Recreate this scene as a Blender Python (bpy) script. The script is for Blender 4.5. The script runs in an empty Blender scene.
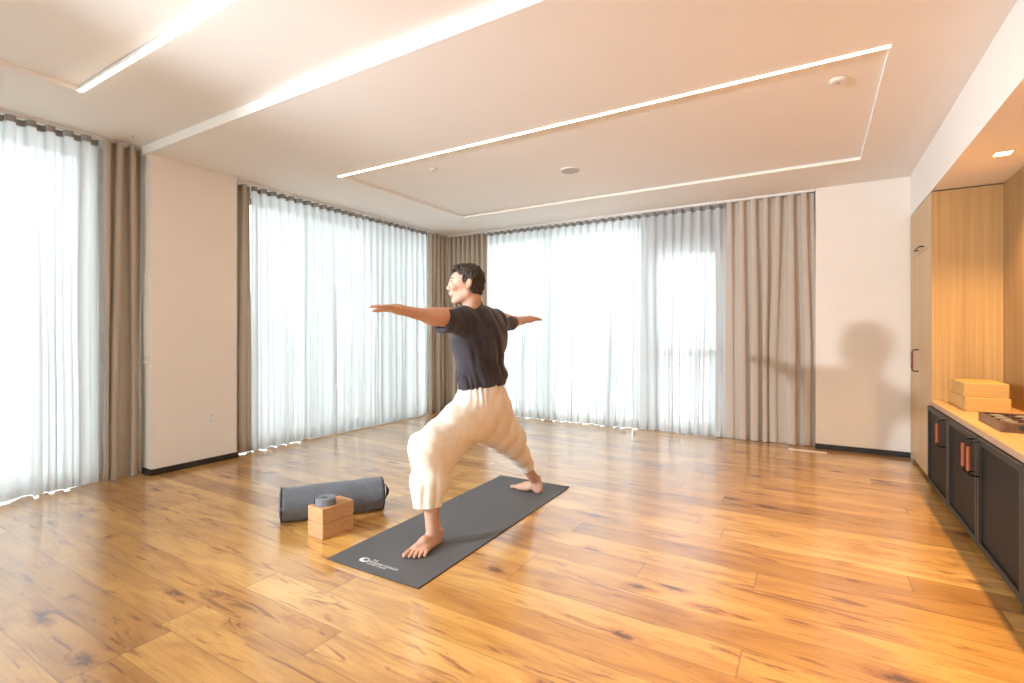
import bpy, bmesh, math, random
import numpy as np
from mathutils import Vector, Matrix, noise

random.seed(7)
PI = math.pi
SC = bpy.context.scene
COL = SC.collection

# ------------------------------------------------------------------ camera
F_PX = 502.4
cam_d = bpy.data.cameras.new('camera')
cam_d.sensor_width = 36.0
cam_d.lens = F_PX / 1024.0 * 36.0
cam_d.shift_y = -8.5 / 1024.0
cam_d.clip_start = 0.05
cam = bpy.data.objects.new('camera', cam_d)
COL.objects.link(cam)
cam.location = (0, 0, 1.17)
cam.rotation_euler = (PI / 2, 0, math.radians(31.097))
SC.camera = cam

# ------------------------------------------------------------------ colour management
SC.view_settings.view_transform = 'Standard'
SC.view_settings.look = 'None'
SC.view_settings.exposure = 1.2
SC.view_settings.gamma = 1.0
SC.view_settings.use_curve_mapping = False

# ------------------------------------------------------------------ world: bright overcast sky
W = bpy.data.worlds.new('overcast_sky')
SC.world = W
W.use_nodes = True
wn, wl = W.node_tree.nodes, W.node_tree.links
wn.clear()
w_out = wn.new('ShaderNodeOutputWorld')
w_bg = wn.new('ShaderNodeBackground')
w_bg.inputs['Color'].default_value = (0.92, 0.96, 1.0, 1)
w_bg.inputs['Strength'].default_value = 2.35
wl.new(w_bg.outputs[0], w_out.inputs[0])

WARM = (1.0, 0.72, 0.44)
YELLOW = (1.0, 0.63, 0.25)

def lamp(name, kind, loc, energy, color, rot=(0, 0, 0), **kw):
    d = bpy.data.lights.new(name, kind)
    d.energy = energy
    d.color = color
    for k, v in kw.items():
        setattr(d, k, v)
    o = bpy.data.objects.new(name, d)
    COL.objects.link(o)
    o.location = loc
    o.rotation_euler = rot
    return o

# studio lamp behind the camera on the left: throws the man's shadow on the end wall
_aim = Vector((-0.2, 5.0, 1.05)) - Vector((-3.77, -0.85, 1.86))
lamp('studio_lamp', 'SPOT', (-3.77, -0.85, 1.86), 430, (0.86, 0.93, 1.0), rot=_aim.to_track_quat('-Z', 'Y').to_euler(),
     shadow_soft_size=0.06, spot_size=math.radians(70), spot_blend=0.9)

LED_E = 10.0
SPOT_E = 62.0

# ------------------------------------------------------------------ material helpers
def new_mat(name):
    m = bpy.data.materials.new(name)
    m.use_nodes = True
    nt = m.node_tree
    return m, nt.nodes, nt.links, nt.nodes['Principled BSDF']

def simple(name, col, rough=0.6, metal=0.0, bump=0.0, bscale=200.0, var=0.0, vscale=8.0, coat=0.0, sheen=0.0, spec=0.5):
    m, n, l, b = new_mat(name)
    b.inputs['Base Color'].default_value = (*col, 1)
    b.inputs['Roughness'].default_value = rough
    b.inputs['Metallic'].default_value = metal
    b.inputs['Coat Weight'].default_value = coat
    b.inputs['Sheen Weight'].default_value = sheen
    b.inputs['Specular IOR Level'].default_value = spec
    tc = n.new('ShaderNodeTexCoord')
    if var > 0:
        no = n.new('ShaderNodeTexNoise')
        no.inputs['Scale'].default_value = vscale
        no.inputs['Detail'].default_value = 5
        l.new(tc.outputs['Object'], no.inputs['Vector'])
        rp = n.new('ShaderNodeValToRGB')
        rp.color_ramp.elements[0].position = 0.3
        rp.color_ramp.elements[1].position = 0.7
        rp.color_ramp.elements[0].color = (*[c * (1 - var) for c in col], 1)
        rp.color_ramp.elements[1].color = (*[min(1, c * (1 + var)) for c in col], 1)
        l.new(no.outputs['Fac'], rp.inputs['Fac'])
        l.new(rp.outputs['Color'], b.inputs['Base Color'])
    if bump > 0:
        no2 = n.new('ShaderNodeTexNoise')
        no2.inputs['Scale'].default_value = bscale
        no2.inputs['Detail'].default_value = 3
        l.new(tc.outputs['Object'], no2.inputs['Vector'])
        bp = n.new('ShaderNodeBump')
        bp.inputs['Strength'].default_value = bump
        bp.inputs['Distance'].default_value = 0.002
        l.new(no2.outputs['Fac'], bp.inputs['Height'])
        l.new(bp.outputs['Normal'], b.inputs['Normal'])
    return m

def emit(name, col, strength):
    m = bpy.data.materials.new(name)
    m.use_nodes = True
    n, l = m.node_tree.nodes, m.node_tree.links
    n.clear()
    o = n.new('ShaderNodeOutputMaterial')
    e = n.new('ShaderNodeEmission')
    e.inputs['Color'].default_value = (*col, 1)
    e.inputs['Strength'].default_value = strength
    l.new(e.outputs[0], o.inputs[0])
    return m

def math_node(n, l, op, a, b=None, c=None):
    q = n.new('ShaderNodeMath')
    q.operation = op
    for i, v in enumerate((a, b, c)):
        if v is None:
            continue
        if isinstance(v, (int, float)):
            q.inputs[i].default_value = v
        else:
            l.new(v, q.inputs[i])
    return q.outputs[0]

def ramp(n, l, fac, stops):
    r = n.new('ShaderNodeValToRGB')
    e = r.color_ramp.elements
    e[0].position, e[0].color = stops[0][0], (*stops[0][1], 1)
    e[1].position, e[1].color = stops[-1][0], (*stops[-1][1], 1)
    for p, c in stops[1:-1]:
        x = e.new(p)
        x.color = (*c, 1)
    l.new(fac, r.inputs['Fac'])
    return r.outputs['Color']

def mixc(n, l, mode, fac, a, b):
    q = n.new('ShaderNodeMix')
    q.data_type = 'RGBA'
    q.blend_type = mode
    for s, v in ((q.inputs[0], fac), (q.inputs[6], a), (q.inputs[7], b)):
        if isinstance(v, (int, float)):
            s.default_value = v
        elif isinstance(v, tuple):
            s.default_value = (*v, 1)
        else:
            l.new(v, s)
    return q.outputs[2]

def floor_material():
    m, n, l, b = new_mat('oak_plank_floor')
    PW, PL = 0.1712, 1.9
    tc = n.new('ShaderNodeTexCoord')
    sp = n.new('ShaderNodeSeparateXYZ')
    l.new(tc.outputs['Object'], sp.inputs[0])
    yr = math_node(n, l, 'DIVIDE', math_node(n, l, 'SUBTRACT', sp.outputs['Y'], 1.855), PW)
    row = math_node(n, l, 'FLOOR', yr)
    fy = math_node(n, l, 'FRACT', yr)
    wn1 = n.new('ShaderNodeTexWhiteNoise'); wn1.noise_dimensions = '1D'
    l.new(math_node(n, l, 'ADD', row, 0.37), wn1.inputs['W'])
    xr = math_node(n, l, 'ADD', math_node(n, l, 'DIVIDE', sp.outputs['X'], PL), math_node(n, l, 'MULTIPLY', wn1.outputs['Value'], 7.3))
    colm = math_node(n, l, 'FLOOR', xr)
    fx = math_node(n, l, 'FRACT', xr)
    cmb = n.new('ShaderNodeCombineXYZ')
    l.new(row, cmb.inputs[0]); l.new(colm, cmb.inputs[1])
    wn2 = n.new('ShaderNodeTexWhiteNoise'); wn2.noise_dimensions = '3D'
    l.new(cmb.outputs[0], wn2.inputs['Vector'])
    plank = wn2.outputs['Value']
    # per plank shifted coordinates
    off = n.new('ShaderNodeVectorMath'); off.operation = 'SCALE'
    l.new(wn2.outputs['Color'], off.inputs[0]); off.inputs['Scale'].default_value = 37.0
    add = n.new('ShaderNodeVectorMath'); add.operation = 'ADD'
    l.new(tc.outputs['Object'], add.inputs[0]); l.new(off.outputs[0], add.inputs[1])
    def mapped(sx, sy):
        mp = n.new('ShaderNodeMapping')
        mp.inputs['Scale'].default_value = (sx, sy, 1)
        l.new(add.outputs[0], mp.inputs['Vector'])
        return mp.outputs[0]
    def noise_tex(vec, scale, det, dist=0.0, rough=0.55):
        t = n.new('ShaderNodeTexNoise')
        t.inputs['Scale'].default_value = scale
        t.inputs['Detail'].default_value = det
        t.inputs['Distortion'].default_value = dist
        t.inputs['Roughness'].default_value = rough
        l.new(vec, t.inputs['Vector'])
        return t.outputs['Fac']
    broad = noise_tex(mapped(1.0, 4.5), 2.2, 4, 0.8)
    fine = noise_tex(mapped(1.6, 30.0), 3.0, 5, 0.6)
    # cathedral grain
    wv = n.new('ShaderNodeTexWave'); wv.wave_type = 'BANDS'; wv.bands_direction = 'Y'
    wv.inputs['Scale'].default_value = 9.0; wv.inputs['Distortion'].default_value = 9.0
    wv.inputs['Detail'].default_value = 3.0; wv.inputs['Detail Scale'].default_value = 0.6
    l.new(mapped(0.35, 1.4), wv.inputs['Vector'])
    base = ramp(n, l, plank, [(0.0, (0.47, 0.225, 0.045)), (0.35, (0.62, 0.320, 0.070)), (0.7, (0.71, 0.395, 0.100)), (1.0, (0.82, 0.490, 0.155))])
    c1 = mixc(n, l, 'MULTIPLY', 1.0, base, ramp(n, l, broad, [(0.30, (0.70, 0.60, 0.50)), (0.55, (1.0, 1.0, 1.0)), (0.8, (1.16, 1.18, 1.2))]))
    c2 = mixc(n, l, 'MULTIPLY', 0.30, c1, ramp(n, l, fine, [(0.28, (0.78, 0.70, 0.62)), (0.55, (1, 1, 1)), (0.8, (1.08, 1.08, 1.08))]))
    c3 = mixc(n, l, 'MULTIPLY', 0.22, c2, ramp(n, l, wv.outputs['Fac'], [(0.0, (0.72, 0.62, 0.52)), (0.25, (1, 1, 1)), (1.0, (1, 1, 1))]))
    # knots and dark streaks
    vo = n.new('ShaderNodeTexVoronoi'); vo.feature = 'F1'
    vo.inputs['Scale'].default_value = 1.0
    l.new(mapped(2.2, 5.6), vo.inputs['Vector'])
    kn = noise_tex(mapped(9.0, 16.0), 1.6, 4, 1.0)
    kd = math_node(n, l, 'ADD', vo.outputs['Distance'], math_node(n, l, 'MULTIPLY', math_node(n, l, 'SUBTRACT', kn, 0.5), 0.42))
    knot = ramp(n, l, kd, [(0.0, (0.13, 0.065, 0.035)), (0.07, (0.28, 0.15, 0.08)), (0.14, (0.74, 0.58, 0.44)), (0.28, (1, 1, 1))])
    c4 = mixc(n, l, 'MULTIPLY', 0.95, c3, knot)
    st = noise_tex(mapped(1.0, 7.5), 1.9, 5, 1.6, 0.6)
    streak = ramp(n, l, st, [(0.0, (0.25, 0.14, 0.08)), (0.34, (0.42, 0.26, 0.16)), (0.43, (1, 1, 1)), (1.0, (1, 1, 1))])
    c5 = mixc(n, l, 'MULTIPLY', 0.8, c4, streak)
    # seams
    sy = math_node(n, l, 'LESS_THAN', math_node(n, l, 'MINIMUM', fy, math_node(n, l, 'SUBTRACT', 1.0, fy)), 0.012)
    sx = math_node(n, l, 'LESS_THAN', math_node(n, l, 'MINIMUM', fx, math_node(n, l, 'SUBTRACT', 1.0, fx)), 0.0017)
    seam = math_node(n, l, 'MAXIMUM', sy, sx)
    c6 = mixc(n, l, 'MIX', math_node(n, l, 'ADD', math_node(n, l, 'MULTIPLY', sy, 0.40), math_node(n, l, 'MULTIPLY', sx, 0.4)), c5, (0.10, 0.045, 0.02))
    l.new(c6, b.inputs['Base Color'])
    rg = math_node(n, l, 'ADD', 0.28, math_node(n, l, 'MULTIPLY', fine, 0.16))
    l.new(rg, b.inputs['Roughness'])
    b.inputs['Specular IOR Level'].default_value = 0.6
    b.inputs['Coat IOR'].default_value = 1.65
    b.inputs['Coat Weight'].default_value = 1.0
    b.inputs['Coat Roughness'].default_value = 0.17
    bp = n.new('ShaderNodeBump')
    bp.inputs['Strength'].default_value = 0.35
    bp.inputs['Distance'].default_value = 0.002
    h = math_node(n, l, 'SUBTRACT', math_node(n, l, 'MULTIPLY', broad, 0.6), seam)
    l.new(h, bp.inputs['Height'])
    l.new(bp.outputs['Normal'], b.inputs['Normal'])
    return m

def wood_material(name, dark, light, axis='Z', rough=0.45, fine=60.0):
    """straight-grained veneer, grain along AXIS (object space)"""
    m, n, l, b = new_mat(name)
    tc = n.new('ShaderNodeTexCoord')
    def mp(a, c):
        q = n.new('ShaderNodeMapping')
        s = {'X': (a, c, c), 'Y': (c, a, c), 'Z': (c, c, a)}[axis]
        q.inputs['Scale'].default_value = s
        l.new(tc.outputs['Object'], q.inputs['Vector'])
        return q.outputs[0]
    def nt(v, sc, det, dist=0.0):
        t = n.new('ShaderNodeTexNoise')
        t.inputs['Scale'].default_value = sc; t.inputs['Detail'].default_value = det; t.inputs['Distortion'].default_value = dist
        l.new(v, t.inputs['Vector'])
        return t.outputs['Fac']
    a = nt(mp(0.8, fine), 1.0, 4)
    c = nt(mp(0.5, 9.0), 1.0, 3, 0.5)
    mixv = math_node(n, l, 'ADD', math_node(n, l, 'MULTIPLY', a, 0.65), math_node(n, l, 'MULTIPLY', c, 0.35))
    col = ramp(n, l, mixv, [(0.33, dark), (0.66, light)])
    l.new(col, b.inputs['Base Color'])
    b.inputs['Roughness'].default_value = rough
    bp = n.new('ShaderNodeBump')
    bp.inputs['Strength'].default_value = 0.15
    bp.inputs['Distance'].default_value = 0.001
    l.new(a, bp.inputs['Height'])
    l.new(bp.outputs['Normal'], b.inputs['Normal'])
    return m

def cork_material(name, col):
    m, n, l, b = new_mat(name)
    tc = n.new('ShaderNodeTexCoord')
    v = n.new('ShaderNodeTexVoronoi'); v.inputs['Scale'].default_value = 190
    l.new(tc.outputs['Object'], v.inputs['Vector'])
    t = n.new('ShaderNodeTexNoise'); t.inputs['Scale'].default_value = 60; t.inputs['Detail'].default_value = 5
    l.new(tc.outputs['Object'], t.inputs['Vector'])
    c1 = ramp(n, l, v.outputs['Distance'], [(0.0, tuple(c * 0.72 for c in col)), (0.5, col), (1.0, tuple(min(1, c * 1.15) for c in col))])
    c2 = mixc(n, l, 'MULTIPLY', 0.5, c1, ramp(n, l, t.outputs['Fac'], [(0.3, (0.7, 0.66, 0.6)), (0.6, (1, 1, 1))]))
    l.new(c2, b.inputs['Base Color'])
    b.inputs['Roughness'].default_value = 0.75
    return m

def weave_material(name, col, rough=0.9, sheen=0.2, scale=900.0, var=0.12):
    m, n, l, b = new_mat(name)
    tc = n.new('ShaderNodeTexCoord')
    t = n.new('ShaderNodeTexNoise'); t.inputs['Scale'].default_value = 30; t.inputs['Detail'].default_value = 6
    l.new(tc.outputs['Object'], t.inputs['Vector'])
    c = ramp(n, l, t.outputs['Fac'], [(0.3, tuple(x * (1 - var) for x in col)), (0.7, tuple(min(1, x * (1 + var)) for x in col))])
    l.new(c, b.inputs['Base Color'])
    b.inputs['Roughness'].default_value = rough
    b.inputs['Sheen Weight'].default_value = sheen
    b.inputs['Specular IOR Level'].default_value = 0.2
    t2 = n.new('ShaderNodeTexNoise'); t2.inputs['Scale'].default_value = scale
    l.new(tc.outputs['Object'], t2.inputs['Vector'])
    bp = n.new('ShaderNodeBump'); bp.inputs['Strength'].default_value = 0.25; bp.inputs['Distance'].default_value = 0.001
    l.new(t2.outputs['Fac'], bp.inputs['Height'])
    l.new(bp.outputs['Normal'], b.inputs['Normal'])
    return m

def cloth_translucent(name, diff, trans, fac_trans, fac_clear, axis='Y'):
    """woven cloth: part diffuse, part translucent, part open weave"""
    m = bpy.data.materials.new(name)
    m.use_nodes = True
    n, l = m.node_tree.nodes, m.node_tree.links
    n.clear()
    out = n.new('ShaderNodeOutputMaterial')
    d = n.new('ShaderNodeBsdfDiffuse'); d.inputs['Color'].default_value = (*diff, 1)
    t = n.new('ShaderNodeBsdfTranslucent'); t.inputs['Color'].default_value = (*trans, 1)
    c = n.new('ShaderNodeBsdfTransparent')
    m1 = n.new('ShaderNodeMixShader'); m1.inputs[0].default_value = fac_trans
    l.new(d.outputs[0], m1.inputs[1]); l.new(t.outputs[0], m1.inputs[2])
    m2 = n.new('ShaderNodeMixShader')
    # open weave: fine vertical threads vary how much shows through
    tc = n.new('ShaderNodeTexCoord')
    mp = n.new('ShaderNodeMapping')
    mp.inputs['Scale'].default_value = (90, 90, 1.2)
    l.new(tc.outputs['Object'], mp.inputs['Vector'])
    no = n.new('ShaderNodeTexNoise'); no.inputs['Scale'].default_value = 1.0; no.inputs['Detail'].default_value = 3
    l.new(mp.outputs[0], no.inputs['Vector'])
    v = math_node(n, l, 'MULTIPLY', math_node(n, l, 'ADD', 0.55, math_node(n, l, 'MULTIPLY', no.outputs['Fac'], 0.9)), fac_clear)
    l.new(v, m2.inputs[0])
    l.new(m1.outputs[0], m2.inputs[1]); l.new(c.outputs[0], m2.inputs[2])
    l.new(m2.outputs[0], out.inputs[0])
    return m

def glass_material():
    m = bpy.data.materials.new('window_glass')
    m.use_nodes = True
    n, l = m.node_tree.nodes, m.node_tree.links
    n.clear()
    out = n.new('ShaderNodeOutputMaterial')
    t = n.new('ShaderNodeBsdfTransparent'); t.inputs['Color'].default_value = (0.93, 0.97, 0.96, 1)
    g = n.new('ShaderNodeBsdfGlossy'); g.inputs['Roughness'].default_value = 0.02
    f = n.new('ShaderNodeFresnel'); f.inputs['IOR'].default_value = 1.45
    mx = n.new('ShaderNodeMixShader')
    l.new(f.outputs[0], mx.inputs[0]); l.new(t.outputs[0], mx.inputs[1]); l.new(g.outputs[0], mx.inputs[2])
    l.new(mx.outputs[0], out.inputs[0])
    return m

def skin_material(name, col):
    m, n, l, b = new_mat(name)
    tc = n.new('ShaderNodeTexCoord')
    t = n.new('ShaderNodeTexNoise'); t.inputs['Scale'].default_value = 14; t.inputs['Detail'].default_value = 5
    l.new(tc.outputs['Object'], t.inputs['Vector'])
    c = ramp(n, l, t.outputs['Fac'], [(0.3, (col[0] * 0.92, col[1] * 0.80, col[2] * 0.76)), (0.7, col)])
    l.new(c, b.inputs['Base Color'])
    b.inputs['Roughness'].default_value = 0.5
    b.inputs['Subsurface Weight'].default_value = 0.08
    b.inputs['Subsurface Radius'].default_value = (0.01, 0.004, 0.002)
    b.inputs['Subsurface Scale'].default_value = 1.0
    return m

M = {}
M['floor'] = floor_material()
M['wall'] = simple('wall_paint', (0.86, 0.79, 0.72), 0.75, bump=0.05, bscale=160, var=0.015, vscale=2)
M['ceiling'] = simple('ceiling_paint', (0.88, 0.85, 0.82), 0.85, bump=0.03, bscale=150, var=0.01, vscale=2)
M['outer_wall'] = simple('outer_wall_plaster', (0.78, 0.78, 0.78), 0.85, var=0.04)
M['baseboard'] = simple('black_baseboard_paint', (0.022, 0.018, 0.016), 0.45, var=0.1)
M['track'] = simple('white_track_aluminium', (0.82, 0.80, 0.78), 0.4, var=0.02)
M['frame_grey'] = simple('grey_window_frame', (0.30, 0.30, 0.31), 0.5, var=0.05)
M['frame_brown'] = simple('bronze_door_frame', (0.16, 0.12, 0.10), 0.5, var=0.05)
M['ground'] = simple('pale_paving', (0.80, 0.80, 0.79), 0.9, var=0.12, vscale=1.5)
M['glass'] = glass_material()
M['veneer'] = wood_material('oak_veneer', (0.38, 0.215, 0.080), (0.52, 0.325, 0.135), 'Z')
M['veneer_dark'] = wood_material('oak_veneer_panel', (0.27, 0.145, 0.055), (0.42, 0.25, 0.10), 'Z')
M['veneer_door_lit'] = wood_material('oak_veneer_doors_lit', (0.50, 0.325, 0.165), (0.66, 0.455, 0.255), 'Z')  # same oak as the side panel, lightened to look better lit
M['counter'] = wood_material('oak_worktop', (0.50, 0.265, 0.11), (0.70, 0.43, 0.20), 'Y', 0.35, 40)
M['counter_edge'] = wood_material('worktop_edge', (0.42, 0.25, 0.15), (0.56, 0.37, 0.24), 'Y', 0.5, 60)
M['black_steel'] = simple('blackened_steel', (0.016, 0.014, 0.013), 0.42, metal=0.3, var=0.25, vscale=12)
M['steel_frame'] = simple('dark_steel_frame', (0.034, 0.029, 0.026), 0.45, metal=0.4, var=0.2, vscale=20)
M['handle_black'] = simple('black_handle_metal', (0.012, 0.011, 0.011), 0.35, metal=0.5, var=0.1)
M['leather'] = simple('tan_leather_grip', (0.26, 0.065, 0.022), 0.5, var=0.15, vscale=60, bump=0.3)
M['black'] = simple('matt_black', (0.01, 0.01, 0.01), 0.7, var=0.1)
M['cork'] = cork_material('cork', (0.60, 0.335, 0.16))
M['foam_wood'] = wood_material('pale_block_wood', (0.52, 0.29, 0.085), (0.62, 0.37, 0.12), 'X', 0.6, 70)
M['mat'] = simple('yoga_mat_rubber', (0.105, 0.108, 0.115), 0.62, bump=0.4, bscale=900, var=0.04, vscale=3)
M['mat_edge'] = simple('mat_rubber_edge', (0.05, 0.05, 0.052), 0.8, var=0.1)
M['print'] = simple('white_print', (0.80, 0.80, 0.80), 0.7, var=0.02)
M['bolster'] = weave_material('grey_bolster_canvas', (0.135, 0.145, 0.165), 0.9, 0.2, 700, 0.1)
M['bolster_seam'] = weave_material('dark_piping', (0.045, 0.047, 0.055), 0.9, 0.1)
M['strap'] = weave_material('grey_strap_cotton', (0.19, 0.20, 0.225), 0.9, 0.2, 1200, 0.12)
M['sheer'] = cloth_translucent('white_sheer_voile', (0.88, 0.90, 0.91), (0.85, 0.87, 0.885), 0.60, 0.065)
M['drape'] = cloth_translucent('beige_linen_drape', (0.56, 0.475, 0.39), (0.52, 0.42, 0.33), 0.22, 0.0)
M['drape_lit'] = cloth_translucent('lit_linen_drape', (0.72, 0.63, 0.54), (0.72, 0.62, 0.52), 0.30, 0.0)  # same beige linen, lightened where the downlights fall on it
M['tape'] = weave_material('grey_heading_tape', (0.17, 0.155, 0.14), 0.9, 0.0)
M['tape_sheer'] = weave_material('grey_sheer_heading_tape', (0.34, 0.33, 0.32), 0.9, 0.0)
M['plastic_white'] = simple('white_plastic', (0.84, 0.81, 0.77), 0.4, var=0.01)
M['plastic_grey'] = simple('grey_grille', (0.42, 0.40, 0.38), 0.6, var=0.05)
M['slot'] = simple('dark_slot', (0.03, 0.03, 0.03), 0.8, var=0.05)
M['led'] = emit('warm_led_diffuser', (1.0, 0.80, 0.58), LED_E)
M['spot_glow'] = emit('downlight_lens', (1.0, 0.80, 0.45), 12.0)
M['spot_trim'] = simple('downlight_trim', (0.66, 0.55, 0.42), 0.5, var=0.02)
M['tray'] = wood_material('dark_walnut', (0.075, 0.036, 0.022), (0.16, 0.085, 0.05), 'Y', 0.35, 50)
M['pebble'] = simple('dark_pouch_cloth', (0.17, 0.15, 0.14), 0.55, var=0.35, vscale=30)
M['pebble2'] = simple('brown_pouch_cloth', (0.24, 0.17, 0.12), 0.6, var=0.3, vscale=30)
M['vent'] = simple('pale_vent_metal', (0.88, 0.84, 0.78), 0.4, var=0.03)
M['skin'] = skin_material('skin', (0.62, 0.385, 0.275))
M['hair'] = simple('dark_brown_hair', (0.030, 0.016, 0.010), 0.55, var=0.4, vscale=60, bump=0.8, bscale=300)
M['shirt'] = weave_material('charcoal_jersey', (0.040, 0.034, 0.042), 0.85, 0.25, 900, 0.15)
M['trousers'] = weave_material('cream_linen', (0.84, 0.76, 0.66), 0.9, 0.2, 700, 0.05)
M['eye'] = simple('eye_white', (0.7, 0.66, 0.62), 0.3, var=0.02)
M['iris'] = simple('brown_iris', (0.03, 0.015, 0.01), 0.2, var=0.1)

# ------------------------------------------------------------------ mesh helpers
def link_mesh(name, bm, mat, parent=None, loc=None, smooth=False, bevel=0.0, seg=2, angle=40):
    me = bpy.data.meshes.new(name)
    bmesh.ops.recalc_face_normals(bm, faces=bm.faces)
    bm.to_mesh(me)
    bm.free()
    for mm in (mat if isinstance(mat, (list, tuple)) else [mat]):
        me.materials.append(mm)
    o = bpy.data.objects.new(name, me)
    COL.objects.link(o)
    if parent is not None:
        o.parent = parent
    if loc is not None:
        o.location = loc
    if smooth:
        for p in me.polygons:
            p.use_smooth = True
    if bevel > 0:
        md = o.modifiers.new('bevel', 'BEVEL')
        md.width = bevel
        md.segments = seg
        md.limit_method = 'ANGLE'
        md.angle_limit = math.radians(angle)
        for p in me.polygons:
            p.use_smooth = True
        wn_ = o.modifiers.new('wn', 'WEIGHTED_NORMAL')
        wn_.keep_sharp = True
    return o

def box(bm, x0, x1, y0, y1, z0, z1, mi=0):
    v = [bm.verts.new(p) for p in ((x0, y0, z0), (x1, y0, z0), (x1, y1, z0), (x0, y1, z0), (x0, y0, z1), (x1, y0, z1), (x1, y1, z1), (x0, y1, z1))]
    for f in ((0, 3, 2, 1), (4, 5, 6, 7), (0, 1, 5, 4), (1, 2, 6, 5), (2, 3, 7, 6), (3, 0, 4, 7)):
        fc = bm.faces.new([v[i] for i in f])
        fc.material_index = mi

def cyl(bm, c, r, h, seg=32, axis='Z', r2=None):
    r2 = r if r2 is None else r2
    rot = {'Z': Matrix.Identity(4), 'X': Matrix.Rotation(PI / 2, 4, 'Y'), 'Y': Matrix.Rotation(-PI / 2, 4, 'X')}[axis]
    bmesh.ops.create_cone(bm, cap_ends=True, segments=seg, radius1=r, radius2=r2, depth=h, matrix=Matrix.Translation(c) @ rot)

def tube(bm, pts, r, seg=10, caps=True, flat=1.0):
    """swept tube along points"""
    pts = [Vector(p) for p in pts]
    rings = []
    up = Vector((0, 0, 1))
    for i, p in enumerate(pts):
        t = (pts[min(i + 1, len(pts) - 1)] - pts[max(i - 1, 0)]).normalized()
        u = up if abs(t.dot(up)) < 0.95 else Vector((0, 1, 0))
        a = t.cross(u).normalized()
        b = a.cross(t).normalized()
        rr = r[i] if isinstance(r, (list, tuple)) else r
        rings.append([bm.verts.new(p + (a * math.cos(k * 2 * PI / seg) + b * math.sin(k * 2 * PI / seg) * flat) * rr) for k in range(seg)])
    for i in range(len(rings) - 1):
        for k in range(seg):
            bm.faces.new((rings[i][k], rings[i][(k + 1) % seg], rings[i + 1][(k + 1) % seg], rings[i + 1][k]))
    if caps:
        bm.faces.new(rings[0][::-1])
        bm.faces.new(rings[-1])

def tag(o, label=None, cat=None, group=None, kind=None):
    if label: o['label'] = label
    if cat: o['category'] = cat
    if group: o['group'] = group
    if kind: o['kind'] = kind
    return o

def struct(name, bm, mat, **kw):
    return tag(link_mesh(name, bm, mat, **kw), kind='structure')

def empty(name, loc=(0, 0, 0), rz=0.0):
    o = bpy.data.objects.new(name, None)
    o.empty_display_size = 0.1
    COL.objects.link(o)
    o.location = loc
    o.rotation_euler = (0, 0, rz)
    return o

def copy_tree(o, parent=None):
    c = o.copy()
    COL.objects.link(c)
    if parent is not None:
        c.parent = parent
    for ch in [q for q in bpy.data.objects if q.parent == o]:
        copy_tree(ch, c)
    return c

# ================================================================== THE ROOM
XC = 0.765          # face of the joinery and of the bulkhead
XL = -4.66          # face of the pier on the left wall
YB = 5.97           # back wall plane
Z1, Z2, Z3 = 2.71, 2.64, 2.262   # ceiling near, ceiling far, soffit over the joinery
YS = 1.974          # ceiling step
YF = -3.0           # wall behind the camera
XR = 1.172          # back of the joinery niche

bm = bmesh.new(); box(bm, -5.15, 1.45, YF - 0.1, 6.30, -0.12, 0.0)
struct('floor', bm, M['floor'])

def slab_with_hole(bm, x0, x1, y0, y1, hx0, hx1, hy0, hy1, z, depth, top):
    box(bm, x0, hx0, y0, y1, z, top)
    box(bm, hx1, x1, y0, y1, z, top)
    box(bm, hx0, hx1, y0, hy0, z, top)
    box(bm, hx0, hx1, hy1, y1, z, top)
    box(bm, hx0, hx1, hy0, hy1, z + depth, top)

TF = (-3.83, 0.33, 3.19, 5.17)
TN = (-4.01, 0.33, -1.0, 1.335)
bm = bmesh.new()
slab_with_hole(bm, -5.15, XC, YS, 6.30, *TF, Z2, 0.028, 2.95)
slab_with_hole(bm, -5.15, XC, YF - 0.1, YS, *TN, Z1, 0.028, 2.95)
struct('ceiling', bm, M['ceiling'])
bm = bmesh.new(); box(bm, XC, 1.45, YF - 0.1, 6.30, Z3, 2.95)
struct('trim_1', bm, M['ceiling'])                 # bulkhead above the joinery

# left wall: pier and outer wall with window openings
bm = bmesh.new()
box(bm, -5.15, XL, 2.0, 2.71, 0, Z1 + 0.02)
struct('wall_left', bm, M['wall'])
def wall_x(bm, x0, x1, y0, y1, holes, zt, top):
    y = y0
    for (a, b, c, d) in holes:
        box(bm, x0, x1, y, a, 0, top)
        box(bm, x0, x1, a, b, d, top)
        if c > 0.001: box(bm, x0, x1, a, b, 0, c)
        y = b
    box(bm, x0, x1, y, y1, 0, top)
bm = bmesh.new()
wall_x(bm, -5.25, -5.10, YF - 0.1, 6.40, [(-2.3, 1.74, 0.0, 2.66), (2.86, 5.95, 0.0, 2.60)], 0, 2.95)
struct('wall_left_outer', bm, M['outer_wall'])
bm = bmesh.new()
for (a, b, c, d) in [(-4.62, -1.82, 0.0, 2.44), (-1.78, -0.92, 0.0, 2.44)]:
    pass
xs = -5.25
for (a, b, c, d) in [(-4.85, -1.84, 0.0, 2.58), (-1.76, -0.92, 0.0, 2.44)]:
    box(bm, xs, a, 6.30, 6.45, 0, 2.95)
    box(bm, a, b, 6.30, 6.45, d, 2.95)
    xs = b
box(bm, xs, 1.45, 6.30, 6.45, 0, 2.95)
struct('wall_back_outer', bm, M['outer_wall'])
bm = bmesh.new(); box(bm, 0.005, 1.45, YB, 6.30, 0, 2.95)
struct('wall_back', bm, M['wall'])
bm = bmesh.new()
box(bm, -5.25, -4.4, YF - 0.2, YF, 0, 2.95); box(bm, 0.4, 1.45, YF - 0.2, YF, 0, 2.95)
box(bm, -4.4, 0.4, YF - 0.2, YF, 2.5, 2.95)
struct('wall_front', bm, M['wall'])
bm = bmesh.new()
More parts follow.
